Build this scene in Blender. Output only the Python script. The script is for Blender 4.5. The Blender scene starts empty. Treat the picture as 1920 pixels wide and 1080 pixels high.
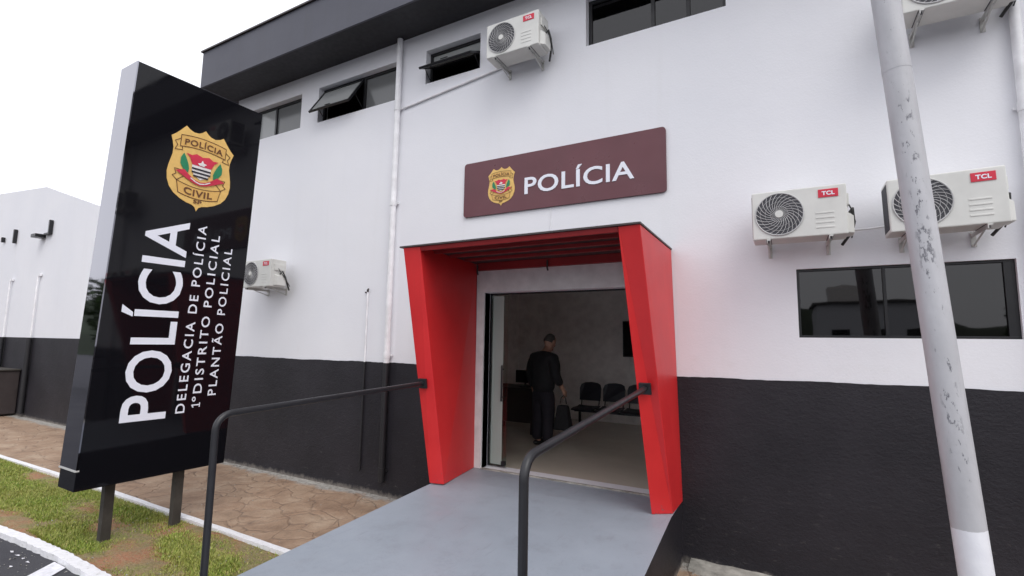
import bpy, bmesh, math, random
from mathutils import Vector, Matrix
random.seed(7)
S = bpy.context.scene
COL = S.collection
R = math.radians

# ------------------------------------------------------------------ camera
def make_camera():
    yaw, pitch, roll = R(-29.06), R(6.32), R(0.94)
    fw = Vector((math.sin(yaw)*math.cos(pitch), math.cos(yaw)*math.cos(pitch), math.sin(pitch)))
    r = Vector((math.cos(yaw), -math.sin(yaw), 0)); u = r.cross(fw)
    c, s = math.cos(roll), math.sin(roll)
    r2 = r*c + u*s; u2 = -r*s + u*c
    cam = bpy.data.cameras.new('camera'); cam.sensor_width = 36; cam.lens = 36*927.6/1920
    cam.clip_start = 0.05; cam.clip_end = 2000
    o = bpy.data.objects.new('camera', cam); COL.objects.link(o)
    m = Matrix(((r2.x, u2.x, -fw.x, 0), (r2.y, u2.y, -fw.y, -5.293), (r2.z, u2.z, -fw.z, 2.1), (0, 0, 0, 1)))
    o.matrix_world = m
    S.camera = o
make_camera()

# ------------------------------------------------------------------ sky, sun, exposure
SUN_EL, SUN_AZ = 52, 128        # azimuth clockwise from +y
w = bpy.data.worlds.new('World'); S.world = w; w.use_nodes = True
nt = w.node_tree; nt.nodes.clear()
out = nt.nodes.new('ShaderNodeOutputWorld'); bg = nt.nodes.new('ShaderNodeBackground')
sky = nt.nodes.new('ShaderNodeTexSky'); sky.sky_type = 'NISHITA'; sky.sun_disc = False
sky.sun_elevation = R(SUN_EL); sky.sun_rotation = R(SUN_AZ); sky.dust_density = 4.0; sky.air_density = 1.0
hsv = nt.nodes.new('ShaderNodeHueSaturation'); hsv.inputs['Saturation'].default_value = 0.22
mix = nt.nodes.new('ShaderNodeMixRGB'); mix.inputs['Fac'].default_value = 0.72
mix.inputs['Color2'].default_value = (10.0, 10.05, 10.75, 1)     # the even overcast layer
nt.links.new(sky.outputs[0], hsv.inputs['Color']); nt.links.new(hsv.outputs[0], mix.inputs['Color1'])
nt.links.new(mix.outputs[0], bg.inputs['Color']); bg.inputs['Strength'].default_value = 0.13
nt.links.new(bg.outputs[0], out.inputs[0])
sd = bpy.data.lights.new('sun', 'SUN'); sd.energy = 0.85; sd.angle = R(32); sd.color = (1, 0.97, 0.92)
so = bpy.data.objects.new('sun', sd); COL.objects.link(so)
az, el = R(SUN_AZ), R(SUN_EL)
sv = Vector((math.sin(az)*math.cos(el), math.cos(az)*math.cos(el), math.sin(el)))
so.rotation_euler = sv.to_track_quat('Z', 'Y').to_euler()
S.view_settings.view_transform = 'Standard'; S.view_settings.look = 'None'
S.view_settings.exposure = 0.35; S.view_settings.gamma = 1.0; S.view_settings.use_curve_mapping = False

# ------------------------------------------------------------------ materials
MATS = {}
class NT:
    def __init__(s, name):
        s.m = bpy.data.materials.new(name); s.m.use_nodes = True
        s.t = s.m.node_tree; s.b = s.t.nodes['Principled BSDF']; s.out = s.t.nodes['Material Output']
        s.geo = None
    def n(s, typ, **kw):
        nd = s.t.nodes.new(typ)
        for k, v in kw.items():
            if k in nd.inputs.keys(): nd.inputs[k].default_value = v
            else: setattr(nd, k, v)
        return nd
    def l(s, a, b): s.t.links.new(a, b)
    def pos(s):
        if not s.geo: s.geo = s.n('ShaderNodeNewGeometry')
        return s.geo.outputs['Position']
    def noise(s, scale, detail=4, rough=0.55, vec=None, stretch=None):
        nd = s.n('ShaderNodeTexNoise'); nd.inputs['Scale'].default_value = scale
        nd.inputs['Detail'].default_value = detail; nd.inputs['Roughness'].default_value = rough
        v = vec or s.pos()
        if stretch:
            mp = s.n('ShaderNodeMapping'); mp.inputs['Scale'].default_value = stretch
            s.l(v, mp.inputs['Vector']); v = mp.outputs[0]
        s.l(v, nd.inputs['Vector']); return nd.outputs['Fac']
    def ramp(s, fac, stops):
        nd = s.n('ShaderNodeValToRGB'); e = nd.color_ramp.elements
        while len(e) < len(stops): e.new(0.5)
        for k, (p, c) in enumerate(stops):
            e[k].position = p; e[k].color = (c[0], c[1], c[2], 1) if hasattr(c, '__len__') else (c, c, c, 1)
        s.l(fac, nd.inputs['Fac']); return nd.outputs['Color']
    def mix(s, fac, a, b, mode='MIX'):
        nd = s.n('ShaderNodeMixRGB'); nd.blend_type = mode
        for sock, v in ((nd.inputs['Fac'], fac), (nd.inputs['Color1'], a), (nd.inputs['Color2'], b)):
            if isinstance(v, bpy.types.NodeSocket): s.l(v, sock)
            elif hasattr(v, '__len__'): sock.default_value = (v[0], v[1], v[2], 1)
            else:
                try: sock.default_value = v
                except Exception: sock.default_value = (v, v, v, 1)
        return nd.outputs[0]
    def math(s, op, a, b=0.0, clamp=False):
        nd = s.n('ShaderNodeMath'); nd.operation = op; nd.use_clamp = clamp
        for sock, v in ((nd.inputs[0], a), (nd.inputs[1], b)):
            if isinstance(v, bpy.types.NodeSocket): s.l(v, sock)
            else: sock.default_value = v
        return nd.outputs[0]
    def bump(s, h, strength=0.3, dist=0.01):
        nd = s.n('ShaderNodeBump'); nd.inputs['Strength'].default_value = strength; nd.inputs['Distance'].default_value = dist
        s.l(h, nd.inputs['Height']); s.l(nd.outputs[0], s.b.inputs['Normal'])
    def col(s, c):
        if isinstance(c, bpy.types.NodeSocket): s.l(c, s.b.inputs['Base Color'])
        else: s.b.inputs['Base Color'].default_value = (c[0], c[1], c[2], 1)
    def sep(s):
        nd = s.n('ShaderNodeSeparateXYZ'); s.l(s.pos(), nd.inputs[0]); return nd.outputs

def simple(name, c, rough=0.6, metal=0.0, var=0.12, nscale=6, bump=0.0, bscale=60, coat=0.0, ior=1.45):
    if name in MATS: return MATS[name]
    k = NT(name)
    f = k.noise(nscale, 4)
    k.col(k.ramp(f, [(0.3, [x*(1-var) for x in c]), (0.7, [min(1, x*(1+var)) for x in c])]))
    rr = k.noise(nscale*2.3, 3)
    k.l(k.ramp(rr, [(0.3, max(0.02, rough-0.06)), (0.7, min(1, rough+0.08))]), k.b.inputs['Roughness'])
    k.b.inputs['Metallic'].default_value = metal; k.b.inputs['IOR'].default_value = ior
    k.b.inputs['Coat Weight'].default_value = coat
    if bump: k.bump(k.noise(bscale, 5), bump, 0.005)
    MATS[name] = k.m; return k.m

def wall_white():
    k = NT('white_wall_paint')
    z = k.sep()[2]; x = k.sep()[0]
    big = k.noise(0.6, 3)
    c = k.ramp(big, [(0.3, (0.755, 0.76, 0.80)), (0.7, (0.80, 0.80, 0.83))])
    streak = k.noise(1.0, 5, 0.6, stretch=(5, 5, 0.35))
    c = k.mix(k.ramp(streak, [(0.56, 0.0), (0.78, 0.10)]), c, (0.62, 0.61, 0.58))
    # faint grime near the foot of the white paint
    k2 = k.math('SUBTRACT', 2.15, z); k2 = k.math('MULTIPLY', k2, 1.6, True)
    sp = k.ramp(k.noise(9, 6, 0.7), [(0.55, 0.0), (0.75, 0.35)])
    c = k.mix(k.math('MULTIPLY', k2, sp, True), c, (0.55, 0.50, 0.45))
    k.col(c); k.b.inputs['Roughness'].default_value = 0.7
    h = k.math('ADD', k.math('MULTIPLY', k.noise(2.2, 3), 3.5), k.noise(45, 5, 0.6))
    k.bump(h, 0.28, 0.006)
    return k.m
def dado_black():
    k = NT('black_roughcast_paint')
    z = k.sep()[2]
    f = k.noise(1.3, 5)
    c = k.ramp(f, [(0.3, (0.0115, 0.0105, 0.0145)), (0.7, (0.022, 0.020, 0.026))])
    dust = k.ramp(k.noise(14, 8, 0.72, stretch=(0.6, 1, 1.6)), [(0.60, 0.0), (0.80, 0.6)])
    low = k.math('SUBTRACT', 1.15, z, True)
    c = k.mix(k.math('MULTIPLY', dust, k.math('ADD', k.math('MULTIPLY', low, 0.8), 0.20)), c, (0.17, 0.16, 0.15))
    edge = k.math('SUBTRACT', 0.065, z); edge = k.math('ADD', edge, k.math('MULTIPLY', k.math('SUBTRACT', k.noise(11, 8, 0.75), 0.5), 0.20))
    c = k.mix(k.math('MULTIPLY', edge, 14.0, True), c, (0.20, 0.18, 0.16))
    k.col(c); k.b.inputs['Roughness'].default_value = 0.55
    k.b.inputs['Specular IOR Level'].default_value = 0.35
    a = k.noise(34, 10, 0.72, stretch=(0.7, 1, 1.2)); b = k.noise(3.5, 5)
    v = k.n('ShaderNodeTexVoronoi'); v.inputs['Scale'].default_value = 38; k.l(k.pos(), v.inputs['Vector'])
    h = k.math('ADD', k.math('ADD', a, k.math('MULTIPLY', b, 1.6)), k.math('MULTIPLY', v.outputs['Distance'], 0.2))
    k.bump(h, 0.40, 0.014)
    return k.m
def fascia_grey():
    k = NT('dark_fascia_paint')
    f = k.noise(0.8, 4, stretch=(1, 1, 2)); st = k.noise(1.4, 5, 0.6, stretch=(4, 4, 0.4))
    c = k.ramp(f, [(0.3, (0.054, 0.056, 0.076)), (0.7, (0.072, 0.074, 0.096))])
    c = k.mix(k.ramp(st, [(0.5, 0.0), (0.8, 0.3)]), c, (0.05, 0.05, 0.055))
    k.col(c); k.b.inputs['Roughness'].default_value = 0.55; k.bump(k.noise(30, 5), 0.15, 0.005)
    return k.m
def red_paint():
    k = NT('red_metal_paint')
    c = k.ramp(k.noise(2.2, 4), [(0.3, (0.58, 0.018, 0.022)), (0.7, (0.66, 0.026, 0.028))])
    low = k.math('SUBTRACT', 0.82, k.sep()[2], True)
    ch = k.ramp(k.math('ADD', k.noise(30, 6, 0.7), k.math('MULTIPLY', low, 0.55)), [(0.72, 0.0), (0.75, 0.8)])
    c = k.mix(ch, c, (0.22, 0.10, 0.09))
    c = k.mix(k.ramp(k.noise(1.5, 6, 0.7, stretch=(5, 5, 0.6)), [(0.55, 0.0), (0.8, 0.25)]), c, (0.36, 0.03, 0.03))
    k.col(c); k.b.inputs['Roughness'].default_value = 0.42
    k.bump(k.math('ADD', k.noise(3, 2), k.math('MULTIPLY', k.noise(120, 2), 0.15)), 0.12, 0.006)
    return k.m
def black_gloss():
    k = NT('black_gloss_panel')
    k.col((0.006, 0.006, 0.008)); k.l(k.ramp(k.noise(3, 3), [(0.3, 0.03), (0.7, 0.07)]), k.b.inputs['Roughness'])
    k.b.inputs['IOR'].default_value = 1.36
    k.bump(k.noise(1.3, 2), 0.05, 0.01)
    return k.m
def side_gloss():
    k = NT('black_polished_edge')
    k.col((0.30, 0.30, 0.33)); k.b.inputs['Metallic'].default_value = 1.0
    k.b.inputs['Roughness'].default_value = 0.035
    k.bump(k.noise(2.2, 3), 0.05, 0.008)
    return k.m
def ramp_grey():
    k = NT('grey_floor_paint')
    c = k.ramp(k.noise(1.1, 4), [(0.3, (0.25, 0.28, 0.325)), (0.7, (0.30, 0.33, 0.38))])
    scuff = k.ramp(k.noise(3.5, 9, 0.78), [(0.52, 0.0), (0.72, 0.55)])
    c = k.mix(scuff, c, (0.20, 0.21, 0.24))
    tr = k.ramp(k.noise(7, 8, 0.7, stretch=(3, 0.35, 1)), [(0.60, 0.0), (0.70, 0.35)])
    c = k.mix(tr, c, (0.15, 0.155, 0.17))
    c = k.mix(k.ramp(k.noise(55, 4, 0.7), [(0.62, 0.0), (0.70, 0.5)]), c, (0.17, 0.17, 0.18))
    spots = k.ramp(k.noise(26, 3, 0.6), [(0.74, 0.0), (0.78, 0.7)])
    c = k.mix(spots, c, (0.42, 0.42, 0.43))
    k.col(c); k.l(k.ramp(k.noise(4, 5), [(0.3, 0.38), (0.7, 0.6)]), k.b.inputs['Roughness'])
    k.bump(k.math('ADD', k.noise(80, 4), k.math('MULTIPLY', k.noise(6, 4), 1.5)), 0.15, 0.005)
    return k.m
def flagstones():
    k = NT('flagstone_paving')
    wn = k.n('ShaderNodeTexNoise'); wn.inputs['Scale'].default_value = 3.0; wn.inputs['Detail'].default_value = 3; k.l(k.pos(), wn.inputs['Vector'])
    vm = k.n('ShaderNodeVectorMath'); vm.operation = 'MULTIPLY_ADD'
    k.l(wn.outputs['Color'], vm.inputs[0]); vm.inputs[1].default_value = (0.30, 0.30, 0.0); k.l(k.pos(), vm.inputs[2])
    ve = k.n('ShaderNodeTexVoronoi'); ve.feature = 'DISTANCE_TO_EDGE'; ve.inputs['Scale'].default_value = 3.1; k.l(vm.outputs[0], ve.inputs['Vector'])
    vc = k.n('ShaderNodeTexVoronoi'); vc.inputs['Scale'].default_value = 3.1; k.l(vm.outputs[0], vc.inputs['Vector'])
    f = k.noise(2.4, 7, 0.65)
    c = k.ramp(f, [(0.3, (0.20, 0.125, 0.08)), (0.5, (0.31, 0.205, 0.135)), (0.7, (0.42, 0.315, 0.225))])
    hs = k.n('ShaderNodeSeparateColor'); k.l(vc.outputs['Color'], hs.inputs[0])
    c = k.mix(k.math('MULTIPLY', hs.outputs[0], 0.30), c, (0.36, 0.27, 0.19))
    c = k.mix(k.ramp(k.noise(20, 8, 0.7), [(0.5, 0.0), (0.75, 0.45)]), c, (0.13, 0.10, 0.085))
    cr = k.ramp(ve.outputs['Distance'], [(0.0, 1.0), (0.035, 0.0)])
    wig = k.ramp(k.noise(2.6, 6, 0.7), [(0.40, 0.0), (0.66, 0.8)])
    c = k.mix(k.math('MULTIPLY', cr, wig), c, (0.085, 0.06, 0.05))
    # worn pale mortar strip along the wall foot
    y = k.sep()[1]
    e = k.math('ADD', k.math('ADD', y, 0.22), k.math('MULTIPLY', k.math('SUBTRACT', k.noise(3.0, 6, 0.7), 0.5), 0.55))
    c = k.mix(k.math('MULTIPLY', e, 9.0, True), c, k.ramp(k.noise(16, 6, 0.7), [(0.35, (0.20, 0.19, 0.17)), (0.65, (0.44, 0.42, 0.39))]))
    k.col(c); k.b.inputs['Roughness'].default_value = 0.82
    h = k.math('ADD', k.math('MULTIPLY', k.ramp(ve.outputs['Distance'], [(0.0, 0.0), (0.05, 1.0)]), 0.8), k.math('MULTIPLY', k.noise(18, 7, 0.65), 0.9))
    k.bump(h, 0.6, 0.02)
    return k.m
def soil():
    k = NT('red_soil')
    a = k.ramp(k.noise(1.7, 5, 0.6), [(0.42, (0.40, 0.16, 0.085)), (0.52, (0.27, 0.20, 0.09)), (0.6, (0.21, 0.20, 0.06))])
    b = k.noise(38, 9, 0.78)
    c = k.mix(k.ramp(b, [(0.42, 0.0), (0.62, 0.8)]), a, (0.34, 0.27, 0.16))
    c = k.mix(k.ramp(k.noise(70, 6, 0.8), [(0.50, 0.0), (0.66, 0.8)]), c, (0.10, 0.07, 0.04))
    k.col(c); k.b.inputs['Roughness'].default_value = 0.95; k.bump(k.noise(35, 8, 0.7), 0.9, 0.03)
    return k.m
def grass_mat():
    k = NT('grass_blades')
    g = k.n('ShaderNodeNewGeometry')
    c = k.ramp(g.outputs['Random Per Island'], [(0.0, (0.08, 0.15, 0.014)), (0.35, (0.19, 0.29, 0.025)), (0.7, (0.32, 0.40, 0.05)), (0.95, (0.52, 0.45, 0.17))])
    pn = k.noise(1.5, 3)
    c = k.mix(k.ramp(pn, [(0.35, 0.0), (0.65, 0.6)]), c, (0.33, 0.31, 0.08))
    k.col(c); k.b.inputs['Roughness'].default_value = 0.55
    return k.m
def asphalt():
    k = NT('asphalt')
    c = k.ramp(k.noise(60, 8, 0.8), [(0.3, (0.022, 0.022, 0.028)), (0.62, (0.045, 0.045, 0.055)), (0.72, (0.13, 0.13, 0.14))])
    c = k.mix(k.ramp(k.noise(0.7, 5), [(0.4, 0.0), (0.7, 0.5)]), c, (0.07, 0.07, 0.075))
    k.col(c); k.b.inputs['Roughness'].default_value = 0.85; k.bump(k.noise(90, 6, 0.7), 0.8, 0.012)
    return k.m
def kerb_white():
    k = NT('worn_white_kerb_paint')
    c = k.ramp(k.noise(22, 8, 0.7), [(0.28, (0.30, 0.27, 0.24)), (0.40, (0.72, 0.72, 0.74)), (0.7, (0.82, 0.82, 0.85))])
    k.col(c); k.b.inputs['Roughness'].default_value = 0.7; k.bump(k.noise(40, 7, 0.7), 0.7, 0.012)
    return k.m
def pole_mat():
    k = NT('chipped_grey_pole_paint')
    tc = k.n('ShaderNodeTexCoord'); o = tc.outputs['Object']
    sp = k.n('ShaderNodeSeparateXYZ'); k.l(o, sp.inputs[0])
    base = k.ramp(k.noise(2.0, 5, vec=o, stretch=(4, 4, 1)), [(0.3, (0.41, 0.41, 0.43)), (0.7, (0.52, 0.52, 0.545))])
    chip = k.noise(34, 8, 0.68, vec=o, stretch=(1.2, 1.2, 0.42))
    lane = k.noise(1.3, 3, vec=o)
    ch = k.ramp(k.math('ADD', chip, k.math('MULTIPLY', k.math('SUBTRACT', lane, 0.5), 0.75)), [(0.60, 0.0), (0.612, 1.0)])
    # chips keep to a band that faces the car park
    band = k.math('SUBTRACT', 1.0, k.math('MULTIPLY', k.math('ABSOLUTE', k.math('ADD', sp.outputs[0], 0.008)), 22.0), True)
    band = k.math('MULTIPLY', band, 2.2, True)
    c = k.mix(k.math('MULTIPLY', ch, band), base, k.ramp(k.noise(60, 4, vec=o), [(0.4, (0.15, 0.15, 0.17)), (0.6, (0.27, 0.27, 0.29))]))
    zz = k.math('ADD', sp.outputs[2], k.math('MULTIPLY', k.math('SUBTRACT', k.noise(9, 3, vec=o), 0.5), 0.05))
    wb = k.math('LESS_THAN', zz, 1.06)
    c = k.mix(wb, c, k.ramp(k.noise(12, 5, vec=o), [(0.3, (0.74, 0.75, 0.80)), (0.7, (0.80, 0.81, 0.85))]))
    k.col(c); k.b.inputs['Roughness'].default_value = 0.5
    k.bump(k.math('ADD', k.math('MULTIPLY', k.math('SUBTRACT', 1.0, ch), 0.5), k.noise(22, 4, vec=o)), 0.35, 0.005)
    return k.m
def glass(name, tint=(0.75, 0.8, 0.8), dark=False, rough=0.02):
    k = NT(name); t = k.t
    k.t.nodes.remove(k.b)
    gl = k.n('ShaderNodeBsdfGlossy'); gl.inputs['Roughness'].default_value = rough
    tr = k.n('ShaderNodeBsdfTransparent'); tr.inputs['Color'].default_value = (*tint, 1)
    fr = k.n('ShaderNodeFresnel'); fr.inputs['IOR'].default_value = 1.65 if dark else 1.5
    bp = k.n('ShaderNodeBump'); bp.inputs['Strength'].default_value = 0.04; bp.inputs['Distance'].default_value = 0.02
    k.l(k.noise(2.0, 2), bp.inputs['Height']); k.l(bp.outputs[0], gl.inputs['Normal'])
    ms = k.n('ShaderNodeMixShader'); k.l(fr.outputs[0], ms.inputs[0]); k.l(tr.outputs[0], ms.inputs[1]); k.l(gl.outputs[0], ms.inputs[2])
    k.l(ms.outputs[0], k.out.inputs['Surface']); return k.m
def film(name, c, tr=0.25):
    k = NT(name); k.col(c); k.b.inputs['Roughness'].default_value = 0.12
    t_ = k.n('ShaderNodeBsdfTransparent'); ms = k.n('ShaderNodeMixShader'); ms.inputs[0].default_value = tr
    k.l(k.b.outputs[0], ms.inputs[1]); k.l(t_.outputs[0], ms.inputs[2]); k.l(ms.outputs[0], k.out.inputs['Surface']); return k.m

M = dict(
    white=wall_white(), dado=dado_black(), fascia=fascia_grey(), red=red_paint(), gloss=black_gloss(), edge=side_gloss(),
    ramp=ramp_grey(), flag=flagstones(), soil=soil(), grass=grass_mat(), asphalt=asphalt(), kerb=kerb_white(), pole=pole_mat(),
    glass=glass('clear_glass', (0.80, 0.88, 0.85)), tinted=glass('tinted_glass', (0.06, 0.06, 0.065), True), greyglass=film('grey_obscured_glass', (0.17, 0.175, 0.175), 0.10),
    frosted=film('textured_glass', (0.36, 0.37, 0.365), 0.08), pale=film('door_reflection_tint', (0.42, 0.48, 0.44), 0.25),  # pale: reflection on the door glass, put into the colour
    soffit=simple('black_soffit', (0.022, 0.022, 0.027), 0.6, bump=0.1),
    frame=simple('black_aluminium', (0.012, 0.012, 0.014), 0.35),
    blackp=simple('black_rail_paint', (0.018, 0.018, 0.021), 0.38, bump=0.05),
    trim=simple('white_trim_paint', (0.70, 0.71, 0.70), 0.6, bump=0.1),
    pipe_w=simple('white_pipe_paint', (0.80, 0.80, 0.82), 0.5), pipe_b=simple('black_pipe_paint', (0.018, 0.018, 0.021), 0.5, bump=0.2),
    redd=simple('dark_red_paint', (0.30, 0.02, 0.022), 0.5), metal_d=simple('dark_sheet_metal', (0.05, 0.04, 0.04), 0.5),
    ac=simple('ivory_unit_casing', (0.645, 0.645, 0.615), 0.45, var=0.05), ac_g=simple('light_grille_plastic', (0.50, 0.50, 0.50), 0.5),
    ac_d=simple('dark_fan_well', (0.07, 0.07, 0.08), 0.6), ac_b=simple('galvanised_bracket', (0.56, 0.56, 0.54), 0.5, metal=0.3, bump=0.1),
    logo=simple('crimson_logo_plate', (0.60, 0.02, 0.05), 0.4), lw=simple('white_lettering', (0.80, 0.82, 0.90), 0.45, var=0.02),
    maroon=simple('maroon_sign_panel', (0.125, 0.040, 0.050), 0.32, var=0.08, nscale=2),
    gold=simple('gold_badge_print', (0.76, 0.49, 0.15), 0.5, var=0.07, nscale=14), brown=simple('brown_badge_line', (0.13, 0.05, 0.02), 0.5),
    gold2=simple('deep_gold_print', (0.70, 0.42, 0.12), 0.5, var=0.06), crimson=simple('crimson_print', (0.60, 0.03, 0.07), 0.5),
    green=simple('green_print', (0.02, 0.22, 0.10), 0.5), bw=simple('white_print', (0.78, 0.76, 0.74), 0.5), bk=simple('black_print', (0.02, 0.02, 0.03), 0.5),
    post=simple('weathered_dark_post', (0.045, 0.040, 0.034), 0.75, var=0.3, bump=0.3),
    tile=simple('polished_floor_tile', (0.60, 0.54, 0.45), 0.16, var=0.06, nscale=1.2), iwall=simple('interior_wall_paint', (0.90, 0.85, 0.82), 0.8),
    skin=simple('skin', (0.42, 0.24, 0.17), 0.5), hair=simple('short_grey_hair', (0.07, 0.065, 0.06), 0.8, var=0.3, nscale=60), jacket=simple('black_jacket_cloth', (0.012, 0.012, 0.014), 0.85, bump=0.2),
    trouser=simple('dark_trouser_cloth', (0.016, 0.014, 0.020), 0.85, bump=0.2), leather=simple('black_leather', (0.012, 0.011, 0.011), 0.4),
    chairp=simple('dark_blue_chair_plastic', (0.018, 0.019, 0.028), 0.45), desk=simple('dark_desk_laminate', (0.03, 0.022, 0.02), 0.5),
    screen=simple('black_screen', (0.008, 0.008, 0.01), 0.15), copper=simple('black_pipe_foam', (0.05, 0.05, 0.05), 0.8),
    leaf=simple('dark_tree_leaves', (0.035, 0.065, 0.018), 0.6, var=0.4, nscale=1.5), bark=simple('grey_bark', (0.11, 0.085, 0.06), 0.9, bump=0.5),
    hill=simple('wooded_hill', (0.035, 0.045, 0.03), 0.95, var=0.3, nscale=0.05), roof=simple('clay_roof', (0.12, 0.11, 0.11), 0.8),
    skirt=simple('rough_concrete', (0.30, 0.29, 0.26), 0.9, var=0.4, nscale=9, bump=0.8, bscale=25), steel=simple('brushed_steel', (0.30, 0.30, 0.30), 0.35, metal=0.8),
    lotpaint=simple('worn_road_paint', (0.66, 0.66, 0.70), 0.75, var=0.15, nscale=20, bump=0.3),
)

# ------------------------------------------------------------------ helpers
def tag(o, label=None, cat=None, group=None, kind=None):
    if label: o['label'] = label
    if cat: o['category'] = cat
    if group: o['group'] = group
    if kind: o['kind'] = kind
    return o
def empty(name, loc=(0, 0, 0), label=None, cat=None, group=None):
    o = bpy.data.objects.new(name, None); COL.objects.link(o); o.location = loc; o.empty_display_size = 0.1
    return tag(o, label, cat, group)
class MB:
    def __init__(s): s.v = []; s.f = []; s.mi = []; s.cur = 0
    def add(s, vs, fs):
        b = len(s.v); s.v += [tuple(q) for q in vs]; s.f += [tuple(b+i for i in f) for f in fs]; s.mi += [s.cur]*len(fs); return s
    def box(s, x0, x1, y0, y1, z0, z1, rot=None, piv=None):
        vs = [Vector((x, y, z)) for z in (z0, z1) for y in (y0, y1) for x in (x0, x1)]
        if rot is not None:
            p = Vector(piv) if piv else Vector(((x0+x1)/2, (y0+y1)/2, (z0+z1)/2))
            vs = [rot @ (q-p) + p for q in vs]
        return s.add(vs, [(0, 2, 3, 1), (4, 5, 7, 6), (0, 1, 5, 4), (2, 6, 7, 3), (0, 4, 6, 2), (1, 3, 7, 5)])
    def hexa(s, vs):   # 4 bottom ccw, 4 top ccw
        return s.add(vs, [(3, 2, 1, 0), (4, 5, 6, 7), (0, 1, 5, 4), (1, 2, 6, 5), (2, 3, 7, 6), (3, 0, 4, 7)])
    def tube(s, pts, r, n=12, cap=True):
        pts = [Vector(p) for p in pts]; rr = r if hasattr(r, '__len__') else [r]*len(pts)
        vs = []; up = None
        for i, p in enumerate(pts):
            t = (pts[min(i+1, len(pts)-1)]-pts[max(i-1, 0)]).normalized()
            if up is None:
                up = Vector((0, 0, 1)) if abs(t.z) < 0.9 else Vector((1, 0, 0))
            a = t.cross(up).normalized(); b = a.cross(t).normalized(); up = b
            for j in range(n):
                an = 2*math.pi*j/n; vs.append(p+(a*math.cos(an)+b*math.sin(an))*rr[i])
        fs = [(i*n+j, i*n+(j+1) % n, (i+1)*n+(j+1) % n, (i+1)*n+j) for i in range(len(pts)-1) for j in range(n)]
        if cap: fs += [tuple(range(n))[::-1], tuple((len(pts)-1)*n+j for j in range(n))]
        return s.add(vs, fs)
    def prism(s, poly, T, d):   # poly 2-D, T maps (u,v,w) to 3-D, extruded to depth d
        n = len(poly); vs = [T(u, v, 0) for u, v in poly]+[T(u, v, d) for u, v in poly]
        return s.add(vs, [tuple(range(n))[::-1], tuple(n+i for i in range(n))]+[(i, (i+1) % n, n+(i+1) % n, n+i) for i in range(n)])
    def build(s, name, mat, parent=None, smooth=False, bevel=0.0, segs=2, xf=None):
        me = bpy.data.meshes.new(name)
        me.from_pydata([tuple(xf(q)) for q in s.v] if xf else s.v, [], s.f)
        for q in (mat if isinstance(mat, list) else [mat]): me.materials.append(q)
        if isinstance(mat, list): me.polygons.foreach_set('material_index', s.mi)
        bm = bmesh.new(); bm.from_mesh(me)
        bmesh.ops.recalc_face_normals(bm, faces=bm.faces)
        if bevel:
            eds = [e for e in bm.edges if e.is_manifold and e.calc_face_angle(0) > R(35)]
            bmesh.ops.bevel(bm, geom=eds, offset=bevel, segments=segs, affect='EDGES', profile=0.6, clamp_overlap=True)
        bm.to_mesh(me); bm.free()
        if smooth:
            for p in me.polygons: p.use_smooth = True
            try: me.set_sharp_from_angle(angle=R(40))
            except Exception: pass
        o = bpy.data.objects.new(name, me); COL.objects.link(o)
        if parent:
            o.parent = parent
            p = parent; off = Vector((0, 0, 0))
            while p: off += p.location; p = p.parent
            me.transform(Matrix.Translation(-off))      # vertices were written in world space
        return o
def holed(mb, x0, x1, z0, z1, holes, yf, yb, top=None):
    xs = sorted(set([x0, x1]+[h[0] for h in holes]+[h[1] for h in holes]))
    zs = sorted(set([z0, z1]+[h[2] for h in holes]+[h[3] for h in holes]))
    xs = [x for x in xs if x0 <= x <= x1]; zs = [z for z in zs if z0 <= z <= z1]
    inh = lambda x, z: any(h[0] < x < h[1] and h[2] < z < h[3] for h in holes)
    idx = {}
    def V(i, k, b):
        if (i, k, b) not in idx:
            idx[(i, k, b)] = len(mb.v); mb.v.append((xs[i], yb if b else yf, zs[k]))
        return idx[(i, k, b)]
    solid = lambda i, k: 0 <= i < len(xs)-1 and 0 <= k < len(zs)-1 and not inh((xs[i]+xs[i+1])/2, (zs[k]+zs[k+1])/2)
    F = []
    for i in range(len(xs)-1):
        for k in range(len(zs)-1):
            if not solid(i, k): continue
            F.append((V(i, k, 0), V(i+1, k, 0), V(i+1, k+1, 0), V(i, k+1, 0)))
            F.append((V(i, k, 1), V(i, k+1, 1), V(i+1, k+1, 1), V(i+1, k, 1)))
            if not solid(i-1, k): F.append((V(i, k, 0), V(i, k+1, 0), V(i, k+1, 1), V(i, k, 1)))
            if not solid(i+1, k): F.append((V(i+1, k, 0), V(i+1, k, 1), V(i+1, k+1, 1), V(i+1, k+1, 0)))
            if not solid(i, k-1): F.append((V(i, k, 0), V(i, k, 1), V(i+1, k, 1), V(i+1, k, 0)))
            if not solid(i, k+1): F.append((V(i, k+1, 0), V(i+1, k+1, 0), V(i+1, k+1, 1), V(i, k+1, 1)))
    mb.f += F; mb.mi += [mb.cur]*len(F)
DG = None
def text_polys(s, offset=0.012, spacing=1.0, curve_res=4):
    cu = bpy.data.curves.new('text', 'FONT'); cu.body = s; cu.size = 1; cu.offset = offset; cu.space_character = spacing
    cu.extrude = 0.0; cu.resolution_u = curve_res; cu.fill_mode = 'FRONT'
    o = bpy.data.objects.new('text', cu); COL.objects.link(o)
    dg = bpy.context.evaluated_depsgraph_get(); me = bpy.data.meshes.new_from_object(o.evaluated_get(dg))
    vs = [v.co.copy() for v in me.vertices]; fs = [tuple(p.vertices) for p in me.polygons]
    bpy.data.objects.remove(o); bpy.data.curves.remove(cu); bpy.data.meshes.remove(me)
    return vs, fs
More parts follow.
